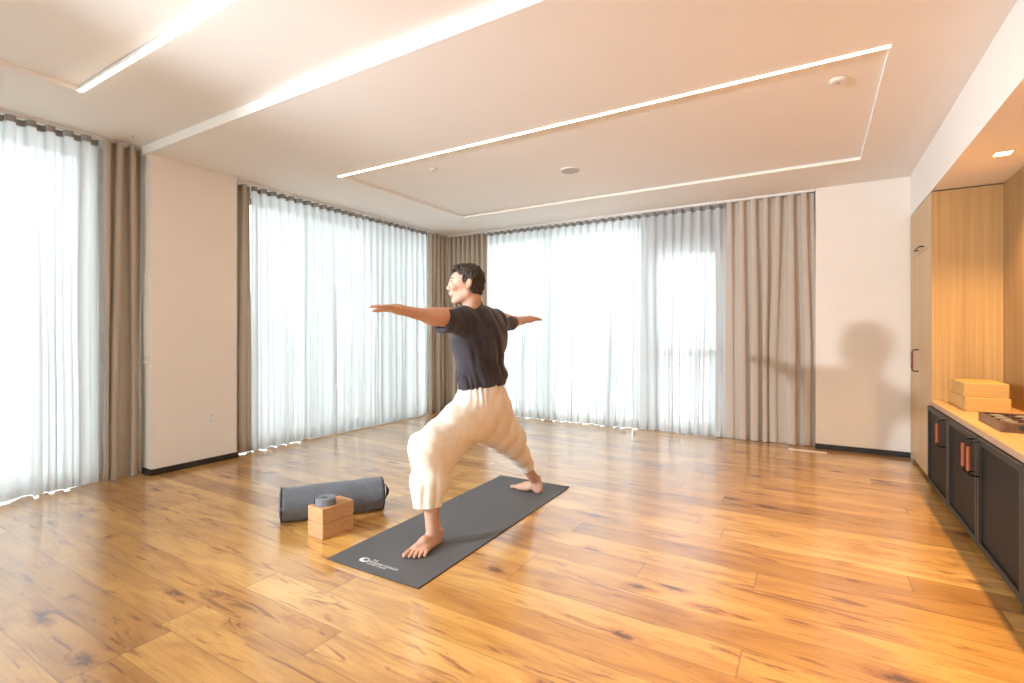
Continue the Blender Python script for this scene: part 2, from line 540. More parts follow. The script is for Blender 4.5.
for y0, y1 in ((3.60, 4.98), (1.53, 3.60), (YF, 1.53)):
    box(bm, XR, 1.45, y0 + 0.0015, y1 - 0.0015, 0, Z3)
struct('wall_right', bm, M['veneer_dark'])
bm = bmesh.new(); box(bm, XR + 0.0015, 1.45, YF, 5.9, 0, Z3); struct('wall_right_core', bm, M['black'])

# baseboards
bm = bmesh.new()
box(bm, XL - 0.001, XL + 0.012, 1.988, 2.722, 0, 0.05)
box(bm, -4.80, XL - 0.001, 1.988, 2.0, 0, 0.05)
struct('baseboard_left', bm, M['baseboard'], bevel=0.002)
bm = bmesh.new(); box(bm, 0.0, XC, YB - 0.013, YB, 0, 0.05)
struct('baseboard_back', bm, M['baseboard'], bevel=0.002)

# windows
def window(name, axis, pos, a, b, z0, z1, mull, rails, fr=0.055, dep=0.07, mat='frame_grey'):
    bm = bmesh.new()
    def seg(u0, u1, w0, w1):
        if axis == 'X': box(bm, pos - dep / 2, pos + dep / 2, u0, u1, w0, w1)
        else: box(bm, u0, u1, pos - dep / 2, pos + dep / 2, w0, w1)
    seg(a, a + fr, z0, z1); seg(b - fr, b, z0, z1)
    seg(a + fr, b - fr, z0, z0 + fr); seg(a + fr, b - fr, z1 - fr, z1)
    for q in mull: seg(q - fr / 2, q + fr / 2, z0 + fr, z1 - fr)
    for (u0, u1, zc) in rails: seg(u0, u1, zc - fr / 2, zc + fr / 2)
    o = struct(name, bm, M[mat], bevel=0.003)
    bm = bmesh.new()
    if axis == 'X': box(bm, pos - 0.006, pos + 0.006, a + 0.02, b - 0.02, z0 + 0.02, z1 - 0.02)
    else: box(bm, a + 0.02, b - 0.02, pos - 0.006, pos + 0.006, z0 + 0.02, z1 - 0.02)
    link_mesh('glass_pane', bm, M['glass'], o)
    return o
window('window_1', 'X', -5.17, -2.3, 1.74, 0.0, 2.66, [-1.0, 0.3], [])
window('window_2', 'X', -5.17, 2.86, 5.95, 0.0, 2.60, [3.86, 4.80], [])
window('window_3', 'Y', 6.37, -4.85, -1.84, 0.0, 2.58, [-3.25], [])
d = window('door_1', 'Y', 6.36, -1.76, -0.92, 0.0, 2.44, [], [(-1.70, -0.98, 0.93)], fr=0.085, mat='frame_brown')
bm = bmesh.new()
box(bm, -1.675, -1.005, 6.33, 6.39, 2.14, 2.355)
struct('trim_2', bm, M['frame_brown'])
bm = bmesh.new()
tube(bm, [(-1.72, 6.325, 0.98), (-1.72, 6.28, 0.98), (-1.72, 6.28, 1.06), (-1.66, 6.28, 1.08)], 0.009)
link_mesh('door_handle', bm, M['handle_black'], d)
window('fill_window', 'Y', YF - 0.1, -4.4, 0.4, 0.0, 2.5, [-2.8, -1.2], [])  # unseen window added behind the camera to bring in more daylight
# ground outside
bm = bmesh.new(); box(bm, -40, 20, -30, 40, -0.30, -0.13)
struct('ground', bm, M['ground'])
# white sill strip on the floor under the long sheer
bm = bmesh.new(); box(bm, -4.86, -4.715, 3.55, 5.45, 0.0, 0.018)
struct('trim_3', bm, M['track'], bevel=0.003)

# ================================================================== CURTAINS
def curtain_points(kind, s0, s1, lam, amp, seed, top, bot, flip, stack=1.0):
    """grid of (s along the track, d out from the track, z) for a ripple-fold curtain"""
    rnd = random.Random(seed)
    L = s1 - s0
    nw = max(2, round(L / lam))
    per = 14
    ns = nw * per
    nz = 30
    ph = [rnd.uniform(-0.9, 0.9) for _ in range(nw + 2)]
    am = [rnd.uniform(0.25, 1.55) for _ in range(nw + 2)]
    dr = [rnd.uniform(-1, 1) for _ in range(nw + 2)]
    rows = []
    for j in range(nz + 1):
        v = j / nz
        z = top + (bot - top) * v
        k = min(1.0, v * 1.6)
        row = []
        for i in range(ns + 1):
            t = i / per
            w = int(min(t, nw - 1)); fr = t - w
            sm = fr * fr * (3 - 2 * fr)
            a_ = am[w] * (1 - sm) + am[w + 1] * sm
            p_ = ph[w] * (1 - sm) + ph[w + 1] * sm
            d_ = dr[w] * (1 - sm) + dr[w + 1] * sm
            ang = 2 * PI * t + k * p_ * 1.6
            A = amp * (1 + (a_ - 1) * k)
            d = A * math.sin(ang)
            d += k * amp * 0.35 * math.sin(0.5 * ang + seed) + k * amp * 0.22 * math.sin(2 * ang + d_ * 2)
            n3 = noise.noise(Vector((t * 0.6 + seed * 3.1, v * 2.2, seed))) * 0.5
            d += n3 * amp * 0.5 * k
            s = s0 + L * i / ns
            s += -0.16 * L / nw * math.sin(2 * ang) * (0.6 + 0.4 * k)          # rounded fold shape
            edge_ = min(1.0, t, nw - t)
            s += edge_ * k * d_ * 0.34 * L / nw + edge_ * k * 0.02 * (noise.noise(Vector((t * 0.4, v * 1.5, seed + 9))))
            zz = z
            if v > 0.97: zz = z + 0.010 * math.sin(ang) * amp / 0.04 * 0.4
            row.append((s, d, zz))
        rows.append(row)
    return rows

def curtain(name, axis, pos, s0, s1, lam, amp, seed, mat, label, cat, group=None, top=2.6, bot=0.007, tape=True, flare=0.0, tapemat='tape', fs=0.0):
    out = 1 if axis == 'X' else -1         # direction into the room
    rows = curtain_points(None, s0, s1, lam, amp, seed, top, bot, False)
    base = Vector((pos, (s0 + s1) / 2, 0)) if axis == 'X' else Vector(((s0 + s1) / 2, pos, 0))
    def world(s, d, z, extra=0.0):
        v = (top - z) / (top - bot)
        sc = 1 + flare * v * v
        mid = (s0 + s1) / 2
        s = mid + (s - mid) * sc + fs * v * v
        d = (d + extra)
        if axis == 'X': return Vector((pos + out * d, s, z)) - base
        return Vector((s, pos + out * d, z)) - base
    bm = bmesh.new()
    g = [[bm.verts.new(world(*p)) for p in r] for r in rows]
    for j in range(len(g) - 1):
        for i in range(len(g[0]) - 1):
            bm.faces.new((g[j][i], g[j][i + 1], g[j + 1][i + 1], g[j + 1][i]))
    # turned hem: a second layer at the foot
    o = link_mesh(name, bm, mat, loc=base, smooth=True)
    tag(o, label, cat, group)
    bm = bmesh.new()
    hem = [world(s, d, z, -0.003) for (s, d, z) in rows[-1]]
    hv = [bm.verts.new(p) for p in hem]
    hv2 = [bm.verts.new(p + Vector((0, 0, 0.07))) for p in hem]
    for i in range(len(hv) - 1):
        bm.faces.new((hv[i], hv[i + 1], hv2[i + 1], hv2[i]))
    link_mesh('hem', bm, mat, o, smooth=True)
    if tape:
        bm = bmesh.new()
        r0 = rows[0]
        for e in (0.0022, -0.0022):
            a = [bm.verts.new(world(s, d, z, e)) for (s, d, z) in r0]
            b = [bm.verts.new(world(s, d, z - 0.046, e)) for (s, d, z) in r0]
            for i in range(len(a) - 1):
                bm.faces.new((a[i], a[i + 1], b[i + 1], b[i]))
        link_mesh('heading_tape', bm, M[tapemat] if tapemat != 'tape' else mat, o, smooth=True)
    return o

def track(name, axis, pos, a, b, z, label):
    bm = bmesh.new()
    w, h = 0.030, 0.022
    if axis == 'X':
        box(bm, pos - w / 2, pos + w / 2, a, b, z - h, z)
        box(bm, pos - 0.004, pos + 0.004, a + 0.01, b - 0.01, z - h - 0.003, z - h + 0.001)
    else:
        box(bm, a, b, pos - w / 2, pos + w / 2, z - h, z)
        box(bm, a + 0.01, b - 0.01, pos - 0.004, pos + 0.004, z - h - 0.003, z - h + 0.001)
    return tag(link_mesh(name, bm, M['track'], bevel=0.002), label, 'curtain track', 'ceiling curtain tracks')

# left wall, near the camera
track('curtain_track', 'X', -4.80, -2.7, 1.995, Z1, 'white ceiling track over the curtains nearest the camera on the left')
curtain('sheer_curtain', 'X', -4.80, 0.42, 1.695, 0.105, 0.034, 1, M['sheer'],  # stops short: window left bare out of view to add daylight
        'white sheer curtain in front of the nearest left window, left of the pier', 'curtain', top=Z1 - 0.027, tapemat='tape_sheer')
curtain('drape', 'X', -4.78, 1.715, 1.975, 0.075, 0.046, 2, M['drape'],
        'gathered beige drape hanging against the left side of the white pier', 'curtain', top=Z1 - 0.027)
# left wall, beyond the pier
track('curtain_track', 'X', -4.74, 2.715, 5.99, Z2, 'white ceiling track beyond the pier along the left wall')
curtain('drape', 'X', -4.77, 2.725, 2.905, 0.075, 0.042, 3, M['drape'],
        'narrow beige drape gathered just beyond the right edge of the pier', 'curtain', top=Z2 - 0.027)
curtain('sheer_curtain', 'X', -4.76, 2.914, 4.256, 0.105, 0.034, 4, M['sheer'],
        'white sheer curtain on the left wall nearest beyond the pier', 'curtain', top=Z2 - 0.027, tapemat='tape_sheer')
curtain('sheer_curtain', 'X', -4.76, 4.262, 5.54, 0.105, 0.034, 5, M['sheer'],
        'white sheer curtain on the left wall behind the outstretched front hand', 'curtain', top=Z2 - 0.027, tapemat='tape_sheer')
curtain('drape', 'X', -4.76, 5.56, 5.995, 0.080, 0.046, 6, M['drape'],
        'beige drape in the far corner, on its left wall side', 'curtain', top=Z2 - 0.027)
# back wall
track('curtain_track', 'Y', 5.995, -4.755, 0.0, Z2, 'white ceiling track running across the back wall windows')
curtain('drape', 'Y', 6.03, -4.745, -4.06, 0.085, 0.048, 7, M['drape'],
        'beige drape in the far corner, on its back wall side behind the man', 'curtain', top=Z2 - 0.027)
curtain('sheer_curtain', 'Y', 6.03, -4.04, -1.905, 0.105, 0.034, 8, M['sheer'],
        'wide white sheer curtain on the back wall behind the rear arm', 'curtain', top=Z2 - 0.027, tapemat='tape_sheer', fs=-0.03)
curtain('sheer_curtain', 'Y', 6.03, -1.90, -0.855, 0.105, 0.034, 9, M['sheer'],
        'white sheer curtain in front of the glass door in the back wall', 'curtain', top=Z2 - 0.027, tapemat='tape_sheer')
curtain('drape', 'Y', 6.02, -0.84, -0.01, 0.118, 0.032, 10, M['drape_lit'],
        'broad beige drape beside the blank end wall, coloured lighter as lit by the downlights', 'curtain', top=Z2 - 0.027)

# ================================================================== CEILING FITTINGS
def linear_light(x0, x1, y0, y1, z, label):
    o = empty('linear_light', ((x0 + x1) / 2, (y0 + y1) / 2, z))
    tag(o, label, 'ceiling light', 'recessed linear ceiling lights')
    ox, oy, oz = o.location
    bm = bmesh.new()
    # rounded lens
    n_ = 8
    pr = [((y1 - y0) / 2 * math.cos(PI * k / n_), -0.004 * math.sin(PI * k / n_)) for k in range(n_ + 1)]
    A = [bm.verts.new((x0 - ox, p[0], p[1])) for p in pr]
    B = [bm.verts.new((x1 - ox, p[0], p[1])) for p in pr]
    for k in range(n_):
        bm.faces.new((A[k], A[k + 1], B[k + 1], B[k]))
    bm.faces.new(A); bm.faces.new(B[::-1])
    link_mesh('diffuser', bm, M['led'], o)
    bm = bmesh.new()
    box(bm, x0 - ox, x1 - ox, -(y1 - y0) / 2, (y1 - y0) / 2, 0.001, 0.024)
    link_mesh('housing', bm, M['track'], o)
    return o
linear_light(-3.83, 0.33, 3.192, 3.218, Z2, 'long glowing strip light along the near edge of the far ceiling panel')
linear_light(-4.01, 0.33, 1.307, 1.333, Z1, 'glowing strip light at the top left, nearest the camera')
# glow strip added for the lit far face of the far tray; no lamp there
def lit_edge_strip(x0, x1, y0, y1, z, label):
    o = empty('lit_edge_glow', ((x0 + x1) / 2, (y0 + y1) / 2, z))
    tag(o, label, 'ceiling light')
    bm = bmesh.new()
    box(bm, x0 - o.location.x, x1 - o.location.x, -(y1 - y0) / 2, (y1 - y0) / 2, 0.001, 0.007)
    link_mesh('diffuser', bm, M['lit_face_glow'], o)  # emission imitates a lit plaster face, not a lamp lens
    bm = bmesh.new()
    box(bm, x0 - o.location.x, x1 - o.location.x, -(y1 - y0) / 2, (y1 - y0) / 2, 0.0072, 0.024)
    link_mesh('housing', bm, M['track'], o)  # backing of the added glow strip
M['lit_face_glow'] = emit('painted_lit_face', (1.0, 0.84, 0.62), 0.55)
lit_edge_strip(-3.83, 0.33, 5.158, 5.168, Z2, 'thin added glow standing for the lit far face of the far ceiling recess')

def speaker(x, y, z, r):
    o = empty('ceiling_speaker', (x, y, z))
    tag(o, 'round flush speaker grille in the middle of the ceiling', 'speaker')
    bm = bmesh.new(); cyl(bm, (0, 0, -0.004), r, 0.008, 48)
    link_mesh('rim', bm, M['plastic_white'], o, bevel=0.002)
    bm = bmesh.new(); cyl(bm, (0, 0, -0.0095), r - 0.012, 0.004, 48)
    link_mesh('grille', bm, M['plastic_grille'], o)
M['plastic_grille'] = simple('perforated_grille', (0.52, 0.50, 0.49), 0.7, bump=0.5, bscale=400, var=0.08, vscale=300)

def detector(x, y, z, r, name, label, cat):
    o = empty(name, (x, y, z)); tag(o, label, cat)
    bm = bmesh.new(); cyl(bm, (0, 0, -0.004), r, 0.008, 36)
    link_mesh('base', bm, M['plastic_white'], o, bevel=0.002)
    bm = bmesh.new(); cyl(bm, (0, 0, -0.012), r * 0.82, 0.008, 36, r2=r * 0.9)
    link_mesh('cover', bm, M['plastic_white'], o, bevel=0.004)
    bm = bmesh.new()
    cyl(bm, (0, 0, -0.018), r * 0.22, 0.004, 16)
    link_mesh('sensor', bm, M['plastic_grey'], o)

def pt_at_z(u, v, z):
    a = math.radians(31.097)
    fx, fy, rx, ry = -math.sin(a), math.cos(a), math.cos(a), math.sin(a)
    l_ = (u - 512) / F_PX
    dx, dy, dz = fx + l_ * rx, fy + l_ * ry, (333 - v) / F_PX
    t = (z - 1.17) / dz
    return dx * t, dy * t
ZT = Z2 + 0.028
speaker(*pt_at_z(570, 170, ZT), ZT, 0.092)
detector(*pt_at_z(838, 80, ZT), ZT, 0.048, 'smoke_detector', 'round white smoke detector near the right end of the ceiling panel', 'smoke detector')
detector(*pt_at_z(433, 169, ZT), ZT, 0.032, 'sprinkler_cover', 'small round white cover at the left of the ceiling panel', 'sprinkler cover')
o = empty('ceiling_sensor', (*pt_at_z(133, 136, Z1), Z1)); tag(o, 'tiny flush disc in the ceiling above the left drape', 'sensor')
bm = bmesh.new(); cyl(bm, (0, 0, -0.003), 0.028, 0.006, 28); link_mesh('disc', bm, M['plastic_white'], o, bevel=0.001)
bm = bmesh.new(); cyl(bm, (0, 0, -0.0075), 0.008, 0.003, 12); link_mesh('lens', bm, M['plastic_grey'], o)

# square downlights in the soffit
def downlight(x, y, label):
    o = empty('downlight', (x, y, Z3))
    tag(o, label, 'downlight', 'square downlights over the worktop')
    s = 0.048
    bm = bmesh.new()
    for (a, b, c, d_) in ((-s, s, -s, -s + 0.010), (-s, s, s - 0.010, s), (-s, -s + 0.010, -s + 0.010, s - 0.010), (s - 0.010, s, -s + 0.010, s - 0.010)):
        box(bm, a, b, c, d_, -0.004, 0.0)
    link_mesh('trim_ring', bm, M['spot_trim'], o)
    bm = bmesh.new(); box(bm, -s + 0.010, s - 0.010, -s + 0.010, s - 0.010, -0.0025, -0.0005)
    link_mesh('lens', bm, M['spot_glow'], o)
    L_ = lamp('downlight_beam', 'SPOT', (x, y, Z3 - 0.012), SPOT_E, YELLOW, shadow_soft_size=0.035)
    L_.data.spot_size = math.radians(118)
    L_.data.spot_blend = 0.75
for i, y in enumerate((4.155, 2.70, 1.245, -0.21)):
    downlight(0.978, y, ('square glowing downlight in the soffit above the cork blocks',
                         'square downlight next along the soffit, above the open shelf unit',
                         'third square downlight along the soffit, nearer the camera than the worktop end',
                         'square downlight in the soffit directly beside the camera')[i])

# ================================================================== JOINERY
def grip_handle(parent, x, y, z0, z1, vertical=True, out=0.045, span=0.0):
    """D handle, black bar with a tan grip, standing off the face at x"""
    bm = bmesh.new()
    if vertical:
        zs = [z0, z0 + 0.006, z0 + 0.02]
        pts = [(x, y, z0 + 0.004), (x - out * 0.6, y, z0 + 0.004), (x - out * 0.92, y, z0 + 0.010), (x - out, y, z0 + 0.024),
               (x - out, y, z1 - 0.024), (x - out * 0.92, y, z1 - 0.010), (x - out * 0.6, y, z1 - 0.004), (x, y, z1 - 0.004)]
    else:
        pts = [(x, y, z0), (x - out * 0.7, y, z0), (x - out, y + 0.012, z0), (x - out, y + span - 0.012, z0), (x - out * 0.7, y + span, z0), (x, y + span, z0)]
    tube(bm, pts, 0.0052, 10)
    h = link_mesh('handle', bm, M['handle_black'], parent, smooth=True)
    if vertical:
        bm = bmesh.new()
        tube(bm, [(x - out, y, z0 + 0.030), (x - out, y, z1 - 0.030)], 0.0092, 14)
        link_mesh('grip', bm, M['leather'], h, smooth=True, bevel=0.0015)
    return h

# tall cabinet at the far end
Y0T, Y1T = 4.98, YB - 0.013
tc = empty('tall_cabinet', (1.0, 5.6, 0)); tag(tc, 'tall oak veneer cupboard in the far right corner reaching the soffit', 'cupboard')
def loc_box(bm, o, x0, x1, y0, y1, z0, z1, mi=0):
    l_ = o.location
    box(bm, x0 - l_.x, x1 - l_.x, y0 - l_.y, y1 - l_.y, z0 - l_.z, z1 - l_.z, mi)
bm = bmesh.new()
loc_box(bm, tc, XC + 0.022, XR - 0.0005, Y0T + 0.003, YB - 0.001, 0.03, Z3 - 0.002)
link_mesh('body', bm, M['black'], tc)
bm = bmesh.new()
loc_box(bm, tc, XC + 0.001, XR - 0.0005, Y0T - 0.016, Y0T + 0.002, 0.03, Z3 - 0.010)
link_mesh('side_panel', bm, M['veneer'], tc, bevel=0.001)
bm = bmesh.new()
loc_box(bm, tc, XC + 0.03, XR - 0.0005, Y0T + 0.003, YB - 0.001, 0.0, 0.028)
link_mesh('plinth', bm, M['black'], tc)
YM = 5.475
ZD = 1.845
def door_panel(par, y0, y1, z0, z1):
    bm = bmesh.new()
    loc_box(bm, par, XC, XC + 0.020, y0 + 0.0015, y1 - 0.0015, z0 + 0.0015, z1 - 0.0015)
    return link_mesh('door', bm, M['veneer_door_lit'], par, bevel=0.001)
dA = door_panel(tc, Y0T + 0.004, YM, 0.032, ZD)
dB = door_panel(tc, YM, Y1T, 0.032, ZD)
dC = door_panel(tc, Y0T + 0.004, Y1T, ZD, Z3 - 0.006)
l_ = tc.location
grip_handle(dB, XC - l_.x, YM + 0.05 - l_.y, 0.835, 1.030)
grip_handle(dC, XC - l_.x, 5.28 - l_.y, 1.882, 0, vertical=False, span=0.26, out=0.032)

# low cabinets
MOD = 0.6885
XK = 0.740         # face of the low cabinets
ZC0, ZC1 = 0.620, 0.655
def low_door_cabinet(y1, handles, label):
    y0 = y1 - MOD
    o = empty('low_cabinet', (1.0, (y0 + y1) / 2, 0)); tag(o, label, 'cabinet', 'black cabinets under the worktop')
    bm = bmesh.new()
    loc_box(bm, o, XK + 0.024, XR - 0.003, y0 + 0.002, y1 - 0.002, 0.034, ZC0 - 0.002)
    link_mesh('body', bm, M['black'], o)
    bm = bmesh.new()
    loc_box(bm, o, XK + 0.030, XR - 0.02, y0 + 0.002, y1 - 0.002, 0.0, 0.033)
    link_mesh('plinth', bm, M['black_steel'], o)
    fr = 0.034
    bm = bmesh.new()
    a, b, c, d_ = y0 + 0.005, y1 - 0.005, 0.036, ZC0 - 0.005
    x0, x1 = XK + 0.0, XK + 0.022
    loc_box(bm, o, x0, x1, a, a + fr, c, d_)
    loc_box(bm, o, x0, x1, b - fr, b, c, d_)
    loc_box(bm, o, x0, x1, a + fr, b - fr, c, c + fr)
    loc_box(bm, o, x0, x1, a + fr, b - fr, d_ - fr, d_)
    dr = link_mesh('door', bm, M['steel_frame'], o, bevel=0.0015)
    bm = bmesh.new()
    loc_box(bm, o, x0 + 0.014, x0 + 0.018, a + fr - 0.004, b - fr + 0.004, c + fr - 0.004, d_ - fr + 0.004)
    link_mesh('mesh_panel', bm, M['mesh_panel'], dr)
    for hy in handles:
        grip_handle(dr, XK - o.location.x, hy - o.location.y, 0.410, 0.598)
    return o
# perforated panel: dark with fine perforation pattern
mp_, n_, l_2, b_ = new_mat('perforated_dark_panel')
tcn = n_.new('ShaderNodeTexCoord')
vr = n_.new('ShaderNodeTexVoronoi'); vr.inputs['Scale'].default_value = 130; vr.inputs['Randomness'].default_value = 0.0
l_2.new(tcn.outputs['Object'], vr.inputs['Vector'])
l_2.new(ramp(n_, l_2, vr.outputs['Distance'], [(0.25, (0.003, 0.0025, 0.002)), (0.45, (0.026, 0.019, 0.015))]), b_.inputs['Base Color'])
b_.inputs['Roughness'].default_value = 0.6; b_.inputs['Specular IOR Level'].default_value = 0.25
M['mesh_panel'] = mp_

y = 4.962
low_door_cabinet(y, [y - MOD + 0.055], 'black low cabinet with one grip handle, farthest of the row beside the tall cupboard')
low_door_cabinet(y - MOD, [y - 2 * MOD + 0.055], 'black low cabinet second from the tall cupboard, handle at its near edge')
low_door_cabinet(y - 2 * MOD, [y - 2 * MOD - 0.055], 'black low cabinet nearest the camera that has a closed door')
for k in (3,):
    y1 = y - k * MOD; y0 = y1 - MOD
    o = empty('open_shelf_unit', (1.0, (y0 + y1) / 2, 0))
    tag(o, 'open black shelf unit at the right picture edge under the worktop' if k == 3 else 'open black shelf unit nearest the camera, beyond the picture edge', 'shelf unit')
    bm = bmesh.new()
    loc_box(bm, o, XK, XR - 0.003, y0 + 0.002, y0 + 0.022, 0.0, ZC0 - 0.002)
    loc_box(bm, o, XK, XR - 0.003, y1 - 0.022, y1 - 0.002, 0.0, ZC0 - 0.002)
    loc_box(bm, o, XR - 0.020, XR - 0.003, y0 + 0.022, y1 - 0.022, 0.0, ZC0 - 0.002)
    loc_box(bm, o, XK, XR - 0.020, y0 + 0.022, y1 - 0.022, ZC0 - 0.022, ZC0 - 0.002)
    loc_box(bm, o, XK, XR - 0.020, y0 + 0.022, y1 - 0.022, 0.0, 0.05)
    link_mesh('body', bm, M['steel_frame'], o, bevel=0.001)
    bm = bmesh.new()
    loc_box(bm, o, XK + 0.012, XR - 0.0205, y0 + 0.0225, y1 - 0.0225, 0.30, 0.322)
    link_mesh('shelf', bm, M['counter'], o, bevel=0.001)

wt = empty('worktop', (1.0, 3.4, ZC0)); tag(wt, 'long oak worktop over the black cabinets', 'worktop')
bm = bmesh.new(); loc_box(bm, wt, 0.757, XR - 0.0005, y - 4 * MOD, Y0T - 0.0175, ZC0, ZC1)
link_mesh('top', bm, M['counter'], wt, bevel=0.002)
bm = bmesh.new(); loc_box(bm, wt, 0.754, 0.75682, y - 4 * MOD, Y0T - 0.0175, ZC0 + 0.001, ZC1 - 0.001)
link_mesh('edge_strip', bm, M['counter_edge'], wt)

# cork blocks on the worktop
BW, BL, BH = 0.1245, 0.223, 0.0925
def block_proto(mat, w, l__, h, name='yoga_block'):
    bm = bmesh.new()
    box(bm, -l__ / 2, l__ / 2, -w / 2, w / 2, 0, h)
    return link_mesh(name, bm, mat, bevel=0.006, seg=3)
blk = block_proto(M['foam_wood'], BW - 0.002, BL, BH)
pos = [('lower layer', 0.962 + dx, 4.385 + BW * (i + 0.5), ZC1, i) for i, dx in enumerate((0.0, -0.004, 0.001, -0.003))]
pos += [('upper layer', 0.958 + dx, 4.405 + BW * (i + 0.5), ZC1 + BH + 0.0005, i) for i, dx in enumerate((0.0, 0.002, 0.001))]
ordl = {0: 'nearest the camera', 1: 'second from the camera', 2: 'third from the camera', 3: 'farthest from the camera'}
for k, (lay, x, yy, z, i) in enumerate(pos):
    o = blk if k == 0 else copy_tree(blk)
    o.location = (x, yy, z)
    tag(o, 'pale yoga block in the %s of the worktop stack, %s' % (lay, ordl[i]), 'yoga block', 'yoga blocks stacked on the worktop')

# dark tray
tr = empty('wooden_tray', (0.945, 3.76, ZC1)); tag(tr, 'dark wooden tray with a handle hole, on the worktop in front of the blocks', 'tray')
def lb(bm, *a): loc_box(bm, tr, *a)
x0, x1, y0, y1, z0, z1 = 0.828, 1.075, 3.551, 3.974, ZC1, ZC1 + 0.050
bm = bmesh.new()
lb(bm, x0, x1, y0, y1, z0, z0 + 0.008)
lb(bm, x0, x0 + 0.010, y0, y1, z0 + 0.008, z1)
lb(bm, x1 - 0.010, x1, y0, y1, z0 + 0.008, z1)
lb(bm, x0 + 0.010, x1 - 0.010, y1 - 0.010, y1, z0 + 0.008, z1)
lb(bm, x0 + 0.010, x1 - 0.010, y0, y0 + 0.010, z0 + 0.008, z1)
link_mesh('box', bm, M['tray'], tr, bevel=0.0015)
bm = bmesh.new()
hx = (x0 + x1) / 2 - tr.location.x - 0.03
for q in range(2):
    pass
bmesh.ops.create_cone(bm, cap_ends=True, segments=24, radius1=0.017, radius2=0.017, depth=0.002,
                      matrix=Matrix.Translation((hx, y0 - tr.location.y - 0.0008, 0.027)) @ Matrix.Diagonal((1.7, 1, 0.8, 1)) @ Matrix.Rotation(PI / 2, 4, 'X'))
link_mesh('handle_hole', bm, M['slot'], tr)
bm = bmesh.new()
for i in (1, 2, 3):
    yy = y0 + (y1 - y0) * i / 4
    lb(bm, x0 + 0.010, x1 - 0.010, yy - 0.002, yy + 0.002, z0 + 0.008, z1 - 0.006)
lb(bm, (x0 + x1) / 2 - 0.002, (x0 + x1) / 2 + 0.002, y0 + 0.010, y1 - 0.010, z0 + 0.008, z1 - 0.007)
link_mesh('divider', bm, M['tray'], tr)
# small pouches in the compartments
bm = bmesh.new()
bmesh.ops.create_icosphere(bm, subdivisions=3, radius=1.0)
for v in bm.verts:
    nn = noise.noise(v.co * 1.7) * 0.16
    v.co = Vector((v.co.x * 0.043, v.co.y * 0.038, v.co.z * 0.018)) * (1 + nn)
pch = link_mesh('pebble', bm, [M['pebble']], smooth=True)
k = 0
for i in range(4):
    for j in range(2):
        o = pch if k == 0 else pch.copy()
        if k: COL.objects.link(o)
        o.location = ((x0 + 0.010 + x1 - 0.010) / 2 + (j - 0.5) * 0.1135, y0 + (y1 - y0) * (i + 0.5) / 4, z0 + 0.0300)
        o.rotation_euler = (0, 0, random.uniform(-0.4, 0.4) + (PI if random.random() < 0.5 else 0))
        tag(o, 'smooth dark pebble lying in %s row of the tray, on its %s side' % (('the nearest', 'the second', 'the third', 'the farthest')[i], ('left', 'right')[j]), 'pebble', 'pebbles in the wooden tray')
        k += 1

# ================================================================== WALL FITTINGS
o = empty('wall_outlet', (XL, 2.475, 0.405)); tag(o, 'white double socket low on the front of the pier', 'outlet')
bm = bmesh.new(); box(bm, 0.0, 0.007, -0.038, 0.038, -0.058, 0.058); link_mesh('cover_plate', bm, M['plastic_white'], o, bevel=0.002)
for zz in (-0.026, 0.026):
    bm = bmesh.new(); box(bm, 0.007, 0.0095, -0.018, 0.018, zz - 0.017, zz + 0.017)
    s = link_mesh('socket', bm, M['plastic_white'], o, bevel=0.001)
    bm = bmesh.new()
    for yy in (-0.007, 0.007): box(bm, 0.0095, 0.0099, yy - 0.0012, yy + 0.0012, zz - 0.002, zz + 0.010)
    box(bm, 0.0095, 0.0099, -0.002, 0.002, zz - 0.011, zz - 0.007)
    link_mesh('slots', bm, M['slot'], s)
o = empty('access_panel', (-4.735, 2.0, 1.31)); tag(o, 'narrow upright cream panel on the side of the pier', 'wall panel')
bm = bmesh.new(); box(bm, -0.05, 0.05, -0.012, 0.0, -0.34, 0.34); link_mesh('cover', bm, M['wall'], o, bevel=0.003)
bm = bmesh.new(); box(bm, -0.045, 0.045, -0.014, 0.0, -0.40, -0.365); link_mesh('clip', bm, M['wall'], o, bevel=0.003)
# floor register by the end wall
o = empty('floor_register', (-0.065, 5.775, 0.0)); tag(o, 'pale slotted floor register in front of the broad beige drape', 'floor vent')
bm = bmesh.new(); box(bm, -0.165, 0.165, -0.035, 0.035, 0, 0.004); link_mesh('frame', bm, M['vent'], o, bevel=0.001)
bm = bmesh.new()
for k in range(15):
    xx = -0.147 + k * 0.021
    box(bm, xx - 0.006, xx + 0.006, -0.022, 0.022, 0.0041, 0.0046)
link_mesh('slots', bm, M['vent'], o)

# ================================================================== YOGA MAT
mat_c = Vector((-1.875, 2.600, 0.0))
mt = empty('yoga_mat', mat_c, math.radians(1.3)); tag(mt, 'dark grey yoga mat unrolled on the floor under the man', 'yoga mat')
bm = bmesh.new()
nx, ny = 12, 36
w2, l2 = 0.305, 0.865
gt = [[None] * (ny + 1) for _ in range(nx + 1)]
gb = [[None] * (ny + 1) for _ in range(nx + 1)]
for i in range(nx + 1):
    for j in range(ny + 1):
        x_ = -w2 + 2 * w2 * i / nx; y_ = -l2 + 2 * l2 * j / ny
        lift = 0.006 * max(0, (y_ / l2 - 0.93) / 0.07) ** 2
        gt[i][j] = bm.verts.new((x_, y_, 0.0060 + lift))
        gb[i][j] = bm.verts.new((x_, y_, 0.0008 + lift))
for i in range(nx):
    for j in range(ny):
        bm.faces.new((gt[i][j], gt[i + 1][j], gt[i + 1][j + 1], gt[i][j + 1]))
        bm.faces.new((gb[i][j], gb[i][j + 1], gb[i + 1][j + 1], gb[i + 1][j])).material_index = 1
for j in range(ny):
    for i in (0, nx):
        bm.faces.new((gt[i][j], gt[i][j + 1], gb[i][j + 1], gb[i][j])).material_index = 1
